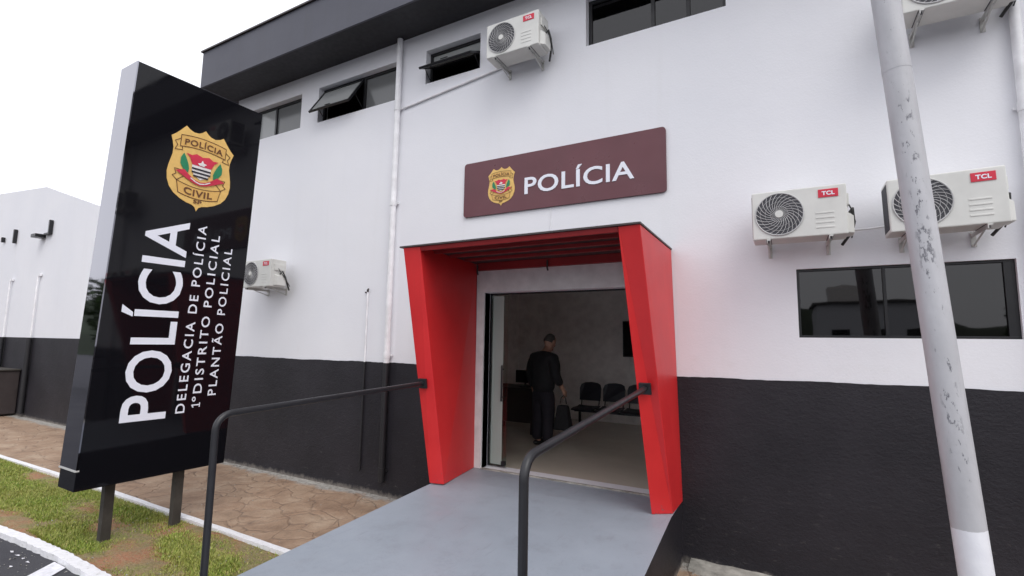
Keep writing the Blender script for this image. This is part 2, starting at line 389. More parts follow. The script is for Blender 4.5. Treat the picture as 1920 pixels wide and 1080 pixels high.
def text_in(mb, s, T, w0, w1, base, cap, offset=0.012, spacing=1.0, d=0.0, ref='P', warp=None):
    """lays s along u from w0 to w1, baseline at base, capital height up to cap; T(u,v,w)->3-D; d = raised thickness"""
    rv, _ = text_polys(ref, offset); ch = max(q.y for q in rv); cb = min(q.y for q in rv)
    vs, fs = text_polys(s, offset, spacing)
    x0 = min(q.x for q in vs); x1 = max(q.x for q in vs)
    P2 = []
    for q in vs:
        u = w0+(q.x-x0)/(x1-x0)*(w1-w0); v = base+(q.y-cb)/(ch-cb)*(cap-base)
        if warp: u, v = warp(u, v)
        P2.append((u, v))
    if d:
        n = len(P2); V3 = [T(u, v, 0) for u, v in P2]+[T(u, v, d) for u, v in P2]
        F = [tuple(n+i for i in f) for f in fs]
        cnt = {}
        for f in fs:
            for i in range(len(f)):
                a, b = f[i], f[(i+1) % len(f)]; cnt[(min(a, b), max(a, b))] = cnt.get((min(a, b), max(a, b)), []) + [(a, b)]
        for e, L in cnt.items():
            if len(L) == 1: a, b = L[0]; F.append((a, b, n+b, n+a))
        mb.add(V3, F)
    else: mb.add([T(u, v, 0) for u, v in P2], fs)

# ------------------------------------------------------------------ the ground
def sheet(name, x0, x1, y0, y1, z, mat, nx=1, ny=1, jit=0.0):
    m = MB(); vs = []
    for j in range(ny+1):
        for i in range(nx+1):
            vs.append((x0+(x1-x0)*i/nx, y0+(y1-y0)*j/ny, z+(random.uniform(-jit, jit) if jit else 0)))
    m.add(vs, [(j*(nx+1)+i, j*(nx+1)+i+1, (j+1)*(nx+1)+i+1, (j+1)*(nx+1)+i) for j in range(ny) for i in range(nx)])
    o = m.build(name, mat); return tag(o, kind='structure')
sheet('ground', -900, 900, -900, 900, -0.06, M['asphalt'])
sheet('car_park', -60, 60, -30, -2.95, -0.02, M['asphalt'])
sheet('pavement', -40, 12, -1.86, 0.02, 0.0, M['flag'])
m = MB(); nx, ny = 160, 16; vs = []
for j in range(ny+1):
    for i in range(nx+1):
        x = -22+18.6*i/nx; y = -3.02+1.14*j/ny
        h = 0.012+0.022*math.sin(x*2.3+y*4)*math.sin(x*0.9-y*5)+random.uniform(-0.006, 0.008)
        if j in (0, ny): h = -0.01
        vs.append((x, y, h))
m.add(vs, [(j*(nx+1)+i, j*(nx+1)+i+1, (j+1)*(nx+1)+i+1, (j+1)*(nx+1)+i) for j in range(ny) for i in range(nx)])
tag(m.build('soil_strip', M['soil'], smooth=True), kind='structure')
# white painted kerb between paving and grass, slightly uneven
m = MB()
def strip(mb, pts, wd, z0, z1, jit=0.006):
    L = []; 
    for i, (x, y) in enumerate(pts):
        a = Vector(pts[max(0, i-1)]); b = Vector(pts[min(len(pts)-1, i+1)]); t = (b-a).normalized(); n = Vector((-t.y, t.x))
        w_ = wd[i] if hasattr(wd, '__len__') else wd
        p = Vector((x, y)); q0 = p-n*(w_/2+random.uniform(-jit, jit)); q1 = p+n*(w_/2+random.uniform(-jit, jit)); zt = z1+random.uniform(-jit, jit)*0.6
        L.append([(q0.x, q0.y, z0), (q0.x, q0.y, zt), (q1.x, q1.y, zt), (q1.x, q1.y, z0)])
    vs = [p for r_ in L for p in r_]
    fs = [(i*4+k, i*4+k+1, i*4+k+5, i*4+k+4) for i in range(len(L)-1) for k in range(3)]
    fs += [(0, 1, 2, 3), (len(vs)-4, len(vs)-1, len(vs)-2, len(vs)-3)]
    mb.add(vs, fs)
strip(m, [(-30+i*0.2, -1.87+0.02*math.sin(i*0.13)) for i in range(134)], 0.072, -0.03, 0.04)
tag(m.build('kerb', M['kerb'], bevel=0.0), kind='structure')
m = MB()
kp = [(-14, -3.35), (-12, -3.28), (-10, -3.19), (-8.6, -3.115), (-7.5, -3.085), (-7.0, -3.045), (-6.5, -3.02), (-6.1, -3.01), (-5.6, -3.02), (-5.2, -3.035), (-4.6, -3.08), (-3.6, -3.16)]
kq = []
for i in range(len(kp)-1):
    for k in range(8): t = k/8; kq.append((kp[i][0]*(1-t)+kp[i+1][0]*t, kp[i][1]*(1-t)+kp[i+1][1]*t))
strip(m, kq, 0.10, -0.03, 0.035, 0.008)
tag(m.build('car_park_kerb', M['kerb']), kind='structure')
m = MB()
def flat(mb, poly, z): mb.add([(x, y, z) for x, y in poly], [tuple(range(len(poly)))])
flat(m, [(-6.10, -3.07), (-5.86, -3.07), (-5.70, -3.30), (-5.40, -3.9), (-5.20, -4.6), (-5.36, -4.6), (-5.62, -3.92), (-5.93, -3.33)], -0.012)
flat(m, [(-5.55, -3.07), (-5.30, -3.07), (-5.0, -3.6), (-4.7, -4.6), (-4.86, -4.6), (-5.2, -3.65)], -0.012)
for x in [-6.74, -6.58, -6.44, -6.30]:
    yy = -3.19+0.10*(x+6.5)*-0.25
    flat(m, [(x+random.uniform(-.02, .02)+0.035*math.cos(a)*random.uniform(.5, 1.1), yy+0.014*math.sin(a)*random.uniform(.5, 1.2)) for a in [k*1.047 for k in range(6)]], -0.012)
for x in [-6.31]:
    flat(m, [(x+0.03*math.cos(a)*random.uniform(.5, 1.1), -3.31+0.012*math.sin(a)*random.uniform(.5, 1.2)) for a in [k*1.047 for k in range(6)]], -0.012)
tag(m.build('parking_lines', M['lotpaint']), kind='structure')
# ramp up to the door: grey top, black side
RZ = lambda y: 0.57 if y > -0.55 else 0.57+(y+0.55)*0.043
def RXR(y): return -0.975 if y > -0.45 else -0.975+(-0.45-y)*0.042
RXL = lambda y: -3.47+max(0, -y-0.8)*0.03
m = MB(); ys = [-0.001, -0.55, -1, -1.6, -2.2, -3, -4, -5, -6.5, -8, -10, -12]; vs = []
for y in ys: vs += [(RXL(y), y, -0.05), (RXL(y), y, RZ(y)), (RXR(y), y, RZ(y)), (RXR(y), y, -0.05)]
for i in range(len(ys)-1):
    a = i*4
    m.mi += [1, 0, 1]; m.f += [(a, a+1, a+5, a+4), (a+1, a+2, a+6, a+5), (a+2, a+3, a+7, a+6)]
m.v += vs; a = (len(ys)-1)*4; m.f.append((a, a+1, a+2, a+3)); m.mi.append(1)
ramp = tag(m.build('ramp', [M['ramp'], M['dado']]), kind='structure')
# concrete skirt with rubble at the wall foot right of the ramp
m = MB(); random.seed(5)
pl = []
for i in range(60):
    x = -0.9+i*0.12; pl.append((x, -0.13-0.05*math.sin(i*0.9)-random.uniform(0, .05)))
vs = [(x, 0.0, 0.05+random.uniform(0, .012)) for x, y in pl]+[(x, y, 0.022+random.uniform(0, .012)) for x, y in pl]+[(x, y-0.03, -0.01) for x, y in pl]
n = len(pl); m.add(vs, [(k*n+i, k*n+i+1, (k+1)*n+i+1, (k+1)*n+i) for k in range(2) for i in range(n-1)])
tag(m.build('concrete_skirt', M['skirt']), kind='structure')
m = MB()
for i in range(90):
    x = random.uniform(-0.92, 0.2); y = random.uniform(-0.45, -0.08); s_ = random.uniform(0.006, 0.022)
    vs = [(x+s_*random.uniform(-1, 1), y+s_*random.uniform(-1, 1), 0.02+s_*random.uniform(-.3, 1)) for _ in range(6)]
    m.add(vs, [(0, 1, 2), (0, 2, 3), (0, 3, 4), (0, 4, 1), (5, 2, 1), (5, 3, 2), (5, 4, 3), (5, 1, 4)])
tag(m.build('rubble', M['skirt']), 'pale chips of concrete scattered at the foot of the black wall', 'rubble', kind='stuff')
# grass
random.seed(11)
m = MB(); from mathutils import noise as MN
def dens(x, y):
    v = MN.noise(Vector((x*0.95+3.1, y*1.9, 0.3)))+0.45*MN.noise(Vector((x*3.1, y*4.0, 2)))
    d = 0.95+v*1.5
    if x > -6.0: d -= 0.40+0.25*(x+6.0)
    if -8.3 < x < -7.2 and y < -2.62: d -= 0.9
    return d
cnt = 0
for _ in range(260000):
    x = random.uniform(-15, -4.25)
    if random.random() > min(1, 0.25+0.9*math.exp((x+7)*0.16)) : continue
    y = random.uniform(-2.94, -1.93)
    d = dens(x, y)
    dry = d < .3
    if random.random() > max(d, .16): continue
    h = random.uniform(0.014, 0.04)*(0.6+0.7*min(1, max(0.2, d))); a = random.uniform(0, 6.283); wd = random.uniform(0.0022, 0.0042)
    lx, ly = math.cos(a+1.3)*h*random.uniform(.1, 1.0), math.sin(a+1.3)*h*random.uniform(.1, 1.0)
    cx, cy = math.cos(a)*wd, math.sin(a)*wd; z = 0.0
    b = len(m.v)
    m.v += [(x-cx, y-cy, z), (x+cx, y+cy, z), (x+lx*.45+cx*.7, y+ly*.45+cy*.7, z+h*.65), (x+lx*.45-cx*.7, y+ly*.45-cy*.7, z+h*.65), (x+lx, y+ly, z+h)]
    m.f += [(b, b+1, b+2, b+3), (b+3, b+2, b+4)]; m.mi += [0, 0]; cnt += 1
me = bpy.data.meshes.new('grass'); me.from_pydata(m.v, [], m.f); me.materials.append(M['grass'])
go = bpy.data.objects.new('grass', me); COL.objects.link(go)
tag(go, 'patchy short green grass on red soil between the two white kerbs', 'grass', kind='stuff')

random.seed(23)
m = MB()
for i in range(900):
    k_ = random.random()
    if k_ < .5: x, y, z = random.uniform(-11, -4.3), random.uniform(-2.95, -1.95), .02
    elif k_ < .8: x, y, z = random.uniform(-11, -3.6), random.uniform(-1.8, -.03), .001
    else: x, y, z = random.uniform(-8.5, -4.5), random.uniform(-3.4, -3.1), -.018
    if random.random() < .35 and k_ > .5 and k_ < .8: y = random.uniform(-.25, -.03)
    s_ = random.uniform(0.004, 0.013)
    vs = [(x+s_*random.uniform(-1, 1), y+s_*random.uniform(-1, 1), z+s_*random.uniform(-.2, .9)) for _ in range(6)]
    m.add(vs, [(0, 1, 2), (0, 2, 3), (0, 3, 4), (0, 4, 1), (5, 2, 1), (5, 3, 2), (5, 4, 3), (5, 1, 4)])
tag(m.build('gravel', M['skirt']), 'small loose stones scattered over soil, paving and kerb edge', 'gravel', kind='stuff')

# ------------------------------------------------------------------ the police station
BX0, BX1 = -8.95, 9.0
ZB, ZS = 1.794, 6.585
st = empty('police_station', (0, 0, 0), 'white two-storey police station with black wall foot, black roof edge and red entrance porch', 'building')
W1 = (-8.55, -7.125, 5.683, 6.29); W2 = (-6.698, -4.988, 5.683, 6.29); W3 = (-4.427, -3.494, 5.789, 6.297); W4 = (-1.98, -0.428, 5.655, 6.29)
BW = (0.098, 1.605, 2.191, 2.827); DO = (-3.325, -1.25, 0.575, 2.725)
m = MB(); holed(m, BX0, BX1, 0, 6.9, [W1, W2, W3, W4, BW, DO], 0.0, 0.2)
m.build('wall', M['white'], st)
m = MB(); random.seed(3)      # uneven painted upper edge
for xa, xb in ((BX0, DO[0]-0.112), (DO[1]+0.112, BX1)):
    n = int((xb-xa)/0.05); b = len(m.v)
    for i in range(n+1):
        x = xa+(xb-xa)*i/n; zt = ZB+0.004*math.sin(x*2.1)+0.003*math.sin(x*7.7)+random.uniform(-.0022, .0022)
        m.v += [(x, -.012, -.02), (x, -.012, zt), (x, -.0005, zt)]
    for i in range(n):
        a = b+i*3; m.f += [(a, a+3, a+4, a+1), (a+1, a+4, a+5, a+2)]; m.mi += [0, 0]
m.build('black_wall_foot', M['dado'], st)
m = MB()   # shell behind
m.box(BX0, BX0+0.2, 0.2, 9, 0, 6.9); m.box(BX1-0.2, BX1, 0.2, 9, 0, 6.9); m.box(BX0, BX1, 9, 9.2, 0, 6.9)
m.build('rear_walls', M['white'], st)
m = MB(); m.box(BX0-0.15, BX1+0.5, -0.60, 9.6, 6.60, 6.62); m.build('roof', M['metal_d'], st)
m = MB(); m.box(-9.10, 10, -0.63, -0.60, 6.585, 7.255); m.box(-9.10, -9.07, -0.60, 9.6, 6.585, 7.255); m.build('fascia', M['fascia'], st)
m = MB(); m.box(-9.13, 10, -0.66, -0.56, 7.257, 7.285); m.box(-9.13, -9.04, -0.56, 9.6, 7.257, 7.285); m.build('fascia_capping', M['metal_d'], st)
m = MB(); m.box(-9.068, 10, -0.598, -0.002, 6.588, 6.598); m.build('soffit', M['soffit'], st)
# windows: frame in the reveal, panes, sashes
def window_fixed(W, y, mull, pane_mat='tinted', fw=0.035, sash=None):
    x0, x1, z0, z1 = W
    f = MB(); f.box(x0, x1, y, y+0.05, z1-fw, z1); f.box(x0, x1, y, y+0.05, z0, z0+fw); f.box(x0, x0+fw, y+.001, y+0.051, z0+fw, z1-fw); f.box(x1-fw, x1, y+.001, y+0.051, z0+fw, z1-fw)
    for q in mull: f.box(q-fw*.5, q+fw*.5, y-0.004, y+0.046, z0+fw, z1-fw)
    wo = f.build('window', M['frame'], st, bevel=0.002)
    return wo
def pane(wo, x0, x1, y, z0, z1, mat): 
    g = MB(); g.box(x0, x1, y, y+0.006, z0, z1); return g.build('pane', M[mat], wo)
def sash(wo, x0, x1, zt, h, y, ang, mat='frosted'):
    f = MB(); fw = 0.028
    f.box(x0, x1, 0, .03, -fw, 0); f.box(x0, x1, 0, .03, -h, -h+fw); f.box(x0, x0+fw, .001, .031, -h+fw, -fw); f.box(x1-fw, x1, .001, .031, -h+fw, -fw)
    rot = Matrix.Rotation(-ang, 3, 'X'); xf = lambda q: rot @ Vector(q)+Vector((0, y, zt))
    so_ = f.build('sash', M['frame'], wo, xf=xf)
    g = MB(); g.box(x0+fw, x1-fw, .012, .018, -h+fw, -fw); g.build('pane', M[mat], so_, xf=xf)
    for x in (x0+0.01, x1-0.02):
        a = MB(); pb = xf((x, 0.02, -h*0.6)); a.tube([(x, y+.02, zt-h*0.85), pb], 0.006, 6); a.build('stay_arm', M['frame'], so_)
    a = MB(); a.tube([xf(((x0+x1)/2-.06, -.015, -h+.014)), xf(((x0+x1)/2+.06, -.015, -h+.014))], 0.007, 6)
    a.build('handle', M['frame'], so_)
wo = window_fixed(W1, 0.10, [-7.93], fw=0.04); pane(wo, W1[0]+.04, -7.95, .125, W1[2]+.04, W1[3]-.04, 'frosted'); pane(wo, -7.91, W1[1]-.04, .125, W1[2]+.04, W1[3]-.04, 'greyglass')
wo = window_fixed(W2, 0.10, [-5.74], fw=0.04); pane(wo, -5.72, W2[1]-.04, .125, W2[2]+.04, W2[3]-.04, 'greyglass'); sash(wo, W2[0]+.03, -5.76, W2[3]-.035, .56, .085, R(32))
wo = window_fixed(W3, 0.10, [], fw=0.04); f_ = MB(); f_.box(W3[0]+.04, W3[1]-.04, .10, .15, 6.06, 6.09); f_.build('transom', M['frame'], wo)
pane(wo, W3[0]+.04, W3[1]-.04, .125, 6.09, W3[3]-.04, 'frosted'); sash(wo, W3[0]+.03, W3[1]-.03, 6.09, .32, .085, R(62))
wo = window_fixed(W4, 0.10, [-1.205, -0.82], fw=0.04); 
pane(wo, W4[0]+.04, -1.225, .125, W4[2]+.04, W4[3]-.04, 'tinted'); pane(wo, -1.185, -.84, .125, W4[2]+.04, W4[3]-.04, 'tinted'); pane(wo, -.80, W4[1]-.04, .125, W4[2]+.04, W4[3]-.04, 'tinted')
wo = window_fixed(BW, 0.03, [0.760], fw=0.022)
f_ = MB(); f_.box(1.535, 1.583, .031, .081, BW[2]+.022, BW[3]-.022); f_.build('blind_panel', M['frame'], wo)
for a, b in ((BW[0]+.022, .749), (.771, 1.534)): pane(wo, a, b, .05, BW[2]+.022, BW[3]-.022, 'tinted')
# rooms behind the openings
m = MB(); m.box(BX0+.2, BX1-.2, .2, 9, 3.35, 3.5); m.build('upper_floor', M['iwall'], st)
IX0, IX1, IY1 = -5.2, -0.4, 4.4
m = MB(); m.box(IX0, IX1, IY1, IY1+.1, .57, 3.3); m.box(IX0-.1, IX0, .2, IY1+.1, .57, 3.3); m.box(IX1, IX1+.1, .2, IY1+.1, .57, 3.3); m.box(IX0-.1, IX1+.1, .2, IY1+.1, 3.3, 3.34)
m.build('interior_wall', M['iwall'], st)
m = MB(); m.box(IX0-.1, IX1+.1, .005, IY1+.1, .40, .566); m.build('interior_floor', M['tile'], st)
m = MB(); m.box(DO[0], DO[1], -.03, .0035, .5, .585); m.build('door_sill', M['skirt'], st, bevel=.004)
# door surround
m = MB(); m.box(DO[0]-.11, DO[0], -.022, .12, .572, DO[3]); m.box(DO[1], DO[1]+.11, -.022, .12, .572, DO[3]); m.box(DO[0]-.11, DO[1]+.11, -.022, .12, DO[3]+.001, 3.0)
m.build('door_surround', M['trim'], st, bevel=.003)
# sliding glass door, parked at the left
gd = MB(); gd.box(DO[0]+.03, -3.06, .128, .138, .60, 2.70); gdo = gd.build('glass_door', M['glass'], st)
gd = MB(); gd.box(DO[0]+.002, DO[0]+.028, .122, .15, .59, 2.705); gd.box(DO[0]+.002, DO[1]-.002, .122, .15, 2.706, 2.723); gd.build('door_jamb', M['frame'], gdo)
gd = MB(); gd.box(DO[0]+.045, -3.12, .1245, .1268, .615, 2.69); gd.build('painted_reflection', M['pale'], gdo)  # reflection in the door glass, painted as a pale translucent strip
gd = MB(); gd.tube([(-3.115, .085, 1.38), (-3.115, .085, 1.82)], .011, 8); gd.tube([(-3.115, .085, 1.43), (-3.115, .13, 1.43)], .008, 6); gd.tube([(-3.115, .085, 1.77), (-3.115, .13, 1.77)], .008, 6); gd.build('door_handle', M['frame'], gdo, smooth=True)
gd = MB(); gd.box(-3.125, -3.07, .115, .15, .60, .66); gd.build('door_lock', M['frame'], gdo, bevel=.004)
gd = MB(); gd.box(DO[0], DO[1], .125, .135, .5665, .574); gd.build('floor_track', M['steel'], gdo)
# red entrance porch
porch = empty('entrance_porch', (0, 0, 0)); porch.parent = st
ZT = 3.10
def pillar(side):
    p = MB()
    if side == 'l':
        bo, bi, to, ti = (-3.46, -0.84), (-3.295, -0.80), (-3.575, -1.28), (-3.355, -1.27)
        wb = (-3.47, -3.425); wt = (-3.575, -3.45); zb = .572
    else:
        bo, bi, to, ti = (-0.975, -0.44), (-1.14, -0.56), (-1.03, -1.28), (-1.22, -1.27)
        wb = (-0.965, -1.14); wt = (-1.03, -1.22); zb = .572
    zt = ZT-.005
    p.hexa([(wb[0], -.013, zb), (bo[0], bo[1], zb), (bi[0], bi[1], zb), (wb[1], -.013, zb), (wt[0], -.013, zt), (to[0], to[1], zt), (ti[0], ti[1], zt), (wt[1], -.013, zt)])
    return p.build('pillar', M['red'], porch, bevel=.006)
pillar('l'); pillar('r')
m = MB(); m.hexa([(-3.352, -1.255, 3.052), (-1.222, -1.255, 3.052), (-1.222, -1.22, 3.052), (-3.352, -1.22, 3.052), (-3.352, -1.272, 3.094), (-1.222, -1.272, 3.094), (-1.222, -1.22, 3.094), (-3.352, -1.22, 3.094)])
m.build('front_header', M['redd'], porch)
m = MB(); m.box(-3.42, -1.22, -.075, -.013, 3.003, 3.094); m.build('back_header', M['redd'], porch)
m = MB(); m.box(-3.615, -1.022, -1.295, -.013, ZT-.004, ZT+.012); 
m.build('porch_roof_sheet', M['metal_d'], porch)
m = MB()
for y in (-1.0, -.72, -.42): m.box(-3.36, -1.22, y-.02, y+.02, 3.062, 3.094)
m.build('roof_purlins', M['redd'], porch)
for x in (-3.39, -2.42):
    h = MB(); h.tube([(x, -.10, 3.07), (x, -.10, 2.975), (x+.006, -.092, 2.945)], .011, 8); h.build('hook', M['metal_d'], porch)
# drain pipes and conduits
def vpipe(x, y, r, z0, z1, name, parent, couplings=()):
    for a, b, mt in ((z0, min(z1, ZB), 'pipe_b'), (max(z0, ZB), z1, 'pipe_w')):
        if b-a > .02:
            t = MB(); t.tube([(x, y, a), (x, y, b)], r, 16)
            for c in couplings:
                if a < c < b: t.tube([(x, y, c-.04), (x, y, c+.04)], r*1.14, 16); t.box(x-r*1.6, x+r*1.6, y+r*.6, y+r*1.15, c-.012, c+.012)
            t.build(name, M[mt], parent, smooth=True)
vpipe(-4.885, -.06, .042, .2, 6.58, 'drain_pipe', st, (.35, 1.9, 4.07, 5.5))
vpipe(-5.33, -.03, .014, .29, 2.80, 'vent_pipe', st)
t = MB(); t.tube([(-5.33, -.03, 2.80), (-5.33, -.035, 2.83), (-5.29, -.06, 2.84)], .014, 8); t.box(-5.40, -5.38, -.02, -.001, 2.79, 2.81); t.build('pipe_hook', M['metal_d'], st)
vpipe(1.72, -.05, .035, 0, 6.58, 'drain_pipe', st, (4.04,))
t = MB(); t.tube([(-4.80, -.02, 5.50), (-3.10, -.02, 5.69), (-2.75, -.02, 5.70)], .014, 8); t.build('conduit', M['pipe_w'], st)
t = MB(); t.tube([(-2.42, -.008, 3.72), (-2.42, -.008, 3.12)], .005, 6); t.build('conduit', M['pipe_w'], st)
t = MB(); t.tube([(.50, -.03, 3.20), (.56, -.035, 3.15), (.66, -.03, 3.15), (.78, -.03, 3.16)], .009, 8); t.build('conduit', M['pipe_w'], st)

# ------------------------------------------------------------------ neighbouring building on the left
nb = empty('neighbouring_building', (0, 0, 0), 'low white building with a sloped parapet and black wall foot at the far left', 'building')
m = MB(); prof = [(-30, 0), (BX0-.02, 0), (BX0-.02, 3.6), (-11, 4.2), (-14.4, 5.23), (-17.6, 6.14), (-21.0, 6.40), (-30, 6.9)]
m.prism(prof, lambda u, v, d_: Vector((u, .03+d_, v)), .25); m.build('wall', M['white'], nb)
m = MB(); m.box(-30, BX0-.02, .016, .0295, -.02, 2.03); m.build('black_wall_foot', M['dado'], nb)
m = MB(); m.box(-30, BX0-.02, .28, 8, 3.2, 3.3); m.build('roof', M['metal_d'], nb)
for x, zt in ((-17.25, 3.62), (-19.15, 3.58)):
    t = MB(); t.tube([(x, -.03, 2.03), (x, -.03, zt), (x+.03, -.02, zt+.05)], .022, 10); t.box(x-.06, x+.10, -.03, .02, zt+.03, zt+.09); t.build('vent_pipe', M['pipe_w'], nb, smooth=False)
    t = MB(); t.tube([(x-.01, -.05, .10), (x-.01, -.05, 2.03)], .06, 12); t.build('drain_pipe', M['pipe_b'], nb, smooth=True)
for xs_ in ((-16.90, 5.12, 4.74, 1), (-19.3, 5.10, 4.70, 0), (-20.2, 4.95, 4.80, 0)):
    x, za, zb, L_ = xs_; t = MB(); t.box(x, x+.07, -.06, .02, zb, za)
    if L_: t.box(x-.28, x-.001, -.05, .02, zb, zb+.05); t.box(x-.62, x-.32, -.20, .02, zb-.06, zb+.03)
    t.build('wall_bracket', M['frame'], nb, bevel=.008)
cab = empty('equipment_cabinet', (-18.4, -.4, 0), 'dark metal cabinet with a pale lid at the far left wall foot', 'cabinet')
m = MB(); m.box(-19.2, -17.75, -.62, .0, .05, 1.16); m.build('body', M['metal_d'], cab, bevel=.02)
m = MB(); m.box(-19.24, -17.71, -.66, .0, 1.162, 1.20); m.build('lid', M['post'], cab, bevel=.008)
m = MB(); m.box(-18.4, -18.36, -.64, -.622, .3, .9); m.box(-18.9, -18.6, -.635, -.622, .8, .95); m.build('door_seam', M['frame'], cab)

# ------------------------------------------------------------------ the badge (used on both signs)
def mirror(half): return half+[(-x, y) for x, y in reversed(half) if abs(x) > 1e-6]
HALF = [(0, 1.38), (.10, 1.28), (.2, 1.22), (.34, 1.20), (.48, 1.25), (.60, 1.34), (.74, 1.15), (.88, .98), (1.0, .87), (.94, .68), (.90, .50), (.90, .3), (.94, .1), (.98, -.1), (1.0, -.3), (.97, -.55), (.88, -.78), (.74, -.95), (.55, -1.08), (.34, -1.17), (.16, -1.21), (.06, -1.27), (0, -1.40)]
def badge(T, parent, s=1.0, detail=True):
    """T(u,v,w): u,v in badge units, w metres off the panel"""
    e = 0.002*s
    def L(k): return lambda u, v, d_=0: T(u, v, .004*s+k*e+d_)
    b = MB(); b.prism(mirror(HALF), lambda u, v, d_: T(u, v, d_), .004*s); bo = b.build('badge', M['gold'], parent)
    def polyline(mb, pts, wd, k):
        for i in range(len(pts)-1):
            a = Vector(pts[i]); c = Vector(pts[i+1]); t = (c-a).normalized(); n = Vector((-t.y, t.x))*wd/2; a = a-t*wd*.4; c = c+t*wd*.4
            mb.add([L(k)(*q) for q in (a-n, c-n, c+n, a+n)], [(0, 1, 2, 3)])
    arc = lambda u: 0.10*(1-(u/.75)**2)
    # scrolls
    up = [(-.72+1.44*i/12, .98+arc(-.72+1.44*i/12)*.9) for i in range(13)]; dn = [(-.72+1.44*i/12, .60+arc(-.72+1.44*i/12)*.9) for i in range(13)]
    f = MB(); f.add([L(1)(*q) for q in up+dn[::-1]], [(i, i+1, 24-i, 25-i) for i in range(12)])
    f.build('scroll', M['gold2'], bo); f = MB()
    up2 = [(-.70+1.40*i/12, -.52-.12*(1-((-.7+1.4*i/12)/.7)**2)) for i in range(13)]; dn2 = [(-.62+1.24*i/12, -.90-.10*(1-((-.62+1.24*i/12)/.62)**2)) for i in range(13)]
    f.add([L(1)(*q) for q in up2+dn2[::-1]], [(i, i+1, 24-i, 25-i) for i in range(12)])
    f.build('scroll', M['gold2'], bo)
    if detail:
        g = MB(); w_ = .022
        polyline(g, up+[dn[-1]], w_, 2); polyline(g, [up[0]]+dn, w_, 2)
        polyline(g, up2+[dn2[-1]], w_, 2); polyline(g, [up2[0]]+dn2, w_, 2)
        for sx in (-1, 1):
            polyline(g, [(sx*.72, .86), (sx*.88, .74), (sx*.80, .62), (sx*.86, .46), (sx*.64, .50), (sx*.66, .60)], w_, 2)
            polyline(g, [(sx*.70, -.52), (sx*.84, -.40), (sx*.74, -.32), (sx*.80, -.16), (sx*.56, -.16), (sx*.46, -.30)], w_, 2)
            polyline(g, [(sx*.46, -.30), (sx*.70, -.52)], w_, 2)
        g.build('outline', M['brown'], bo)
    # arms: crimson shield with black and white bars, branches, ribbon
    sh = [(-.30, .40), (.30, .40), (.30, -.05), (.22, -.22), (0, -.34), (-.22, -.22), (-.30, -.05)]
    f = MB(); f.add([L(2)(*q) for q in sh], [tuple(range(7))]); f.build('shield', M['bw'], bo)
    f = MB()
    f.add([L(3)(*q) for q in [(-.34, .42), (-.20, .50), (0, .44), (.20, .50), (.34, .42), (.52, .44), (.40, .34), (.30, .12), (-.30, .12), (-.40, .34), (-.52, .44)]], [tuple(range(11))])
    f.build('shield_field', M['crimson'], bo)
    f = MB()
    for k in range(3): yy = .03-.12*k; hw = .30 if k < 2 else .24; f.add([L(4)(*q) for q in [(-hw, yy), (hw, yy), (hw, yy-.055), (-hw, yy-.055)]], [(0, 1, 2, 3)])
    f.build('shield_bars', M['bk'], bo)
    f = MB(); f.add([L(4)(*q) for q in [(-.14, .20), (-.04, .24), (0, .34), (.05, .25), (.15, .23), (.07, .17), (.09, .14), (-.08, .145)]], [tuple(range(8))]); f.build('shield_charge', M['bw'], bo)
    for sx in (-1, 1):
        f = MB(); f.add([L(3)(sx*u, v) for u, v in [(.40, -.20), (.52, -.16), (.66, .05), (.66, .25), (.58, .42), (.50, .28), (.42, .10), (.38, -.05)]], [tuple(range(8))]); f.build('branch', M['green'], bo)
    f = MB(); rb = [(-.78, -.22), (-.52, -.12), (-.36, -.26), (-.18, -.38), (0, -.42), (.18, -.38), (.36, -.26), (.52, -.12), (.78, -.22), (.58, -.32), (.42, -.40), (.2, -.50), (0, -.54), (-.2, -.50), (-.42, -.40), (-.58, -.32)]
    f.add([L(5)(*q) for q in rb], [(0, 1, 15), (1, 2, 14, 15), (2, 3, 13, 14), (3, 4, 12, 13), (4, 5, 11, 12), (5, 6, 10, 11), (6, 7, 9, 10), (7, 8, 9)]); f.build('ribbon', M['crimson'], bo)
    if detail:
        f = MB(); polyline(f, [(-.30, -.355), (-.15, -.44), (0, -.48), (.15, -.44), (.30, -.355)], .035, 6); f.build('ribbon_line', M['bw'], bo)
    tw = lambda u, v: (u, v+.10*.9*(1-(u/.75)**2))
    f = MB(); text_in(f, 'POLÍCIA', L(3), -.60, .62, .66, .86, .02, 1.1, warp=tw); f.build('lettering', M['brown'], bo)
    tw2 = lambda u, v: (u, v-.11*(1-(u/.66)**2))
    f = MB(); text_in(f, 'CIVIL', L(3), -.46, .44, -.82, -.60, .025, 1.1, warp=tw2); f.build('lettering', M['brown'], bo)
    f = MB(); text_in(f, 'SP', L(3), -.13, .13, -1.15, -1.03, .03, 1.05); f.build('lettering', M['brown'], bo)
    return bo

# ------------------------------------------------------------------ wall sign over the porch
ws = empty('wall_sign', (-2.37, 0, 3.728), 'maroon POLÍCIA sign board with gold badge on the wall above the red porch', 'sign')
x0, x1, z0, z1, rc = -3.677, -1.062, 3.728, 4.454, .04
pl = []
for cx, cz, a0 in ((x1-rc, z1-rc, 0), (x0+rc, z1-rc, 90), (x0+rc, z0+rc, 180), (x1-rc, z0+rc, 270)):
    for k in range(6): a = R(a0+18*k); pl.append((cx+rc*math.cos(a), cz+rc*math.sin(a)))
m = MB(); m.prism(pl, lambda u, v, d_: Vector((u, -.002-d_, v)), .026); m.build('panel', M['maroon'], ws)
m = MB(); text_in(m, 'POLÍCIA', lambda u, v, d_: Vector((u, -.0285-d_, v)), -2.770, -1.405, 3.925, 4.133, .014, 1.05, d=.006); m.build('lettering', M['lw'], ws)
badge(lambda u, v, d_: Vector((-3.105+u*.195, -.0285-d_, 4.075+v*.182)), ws, 1.0)

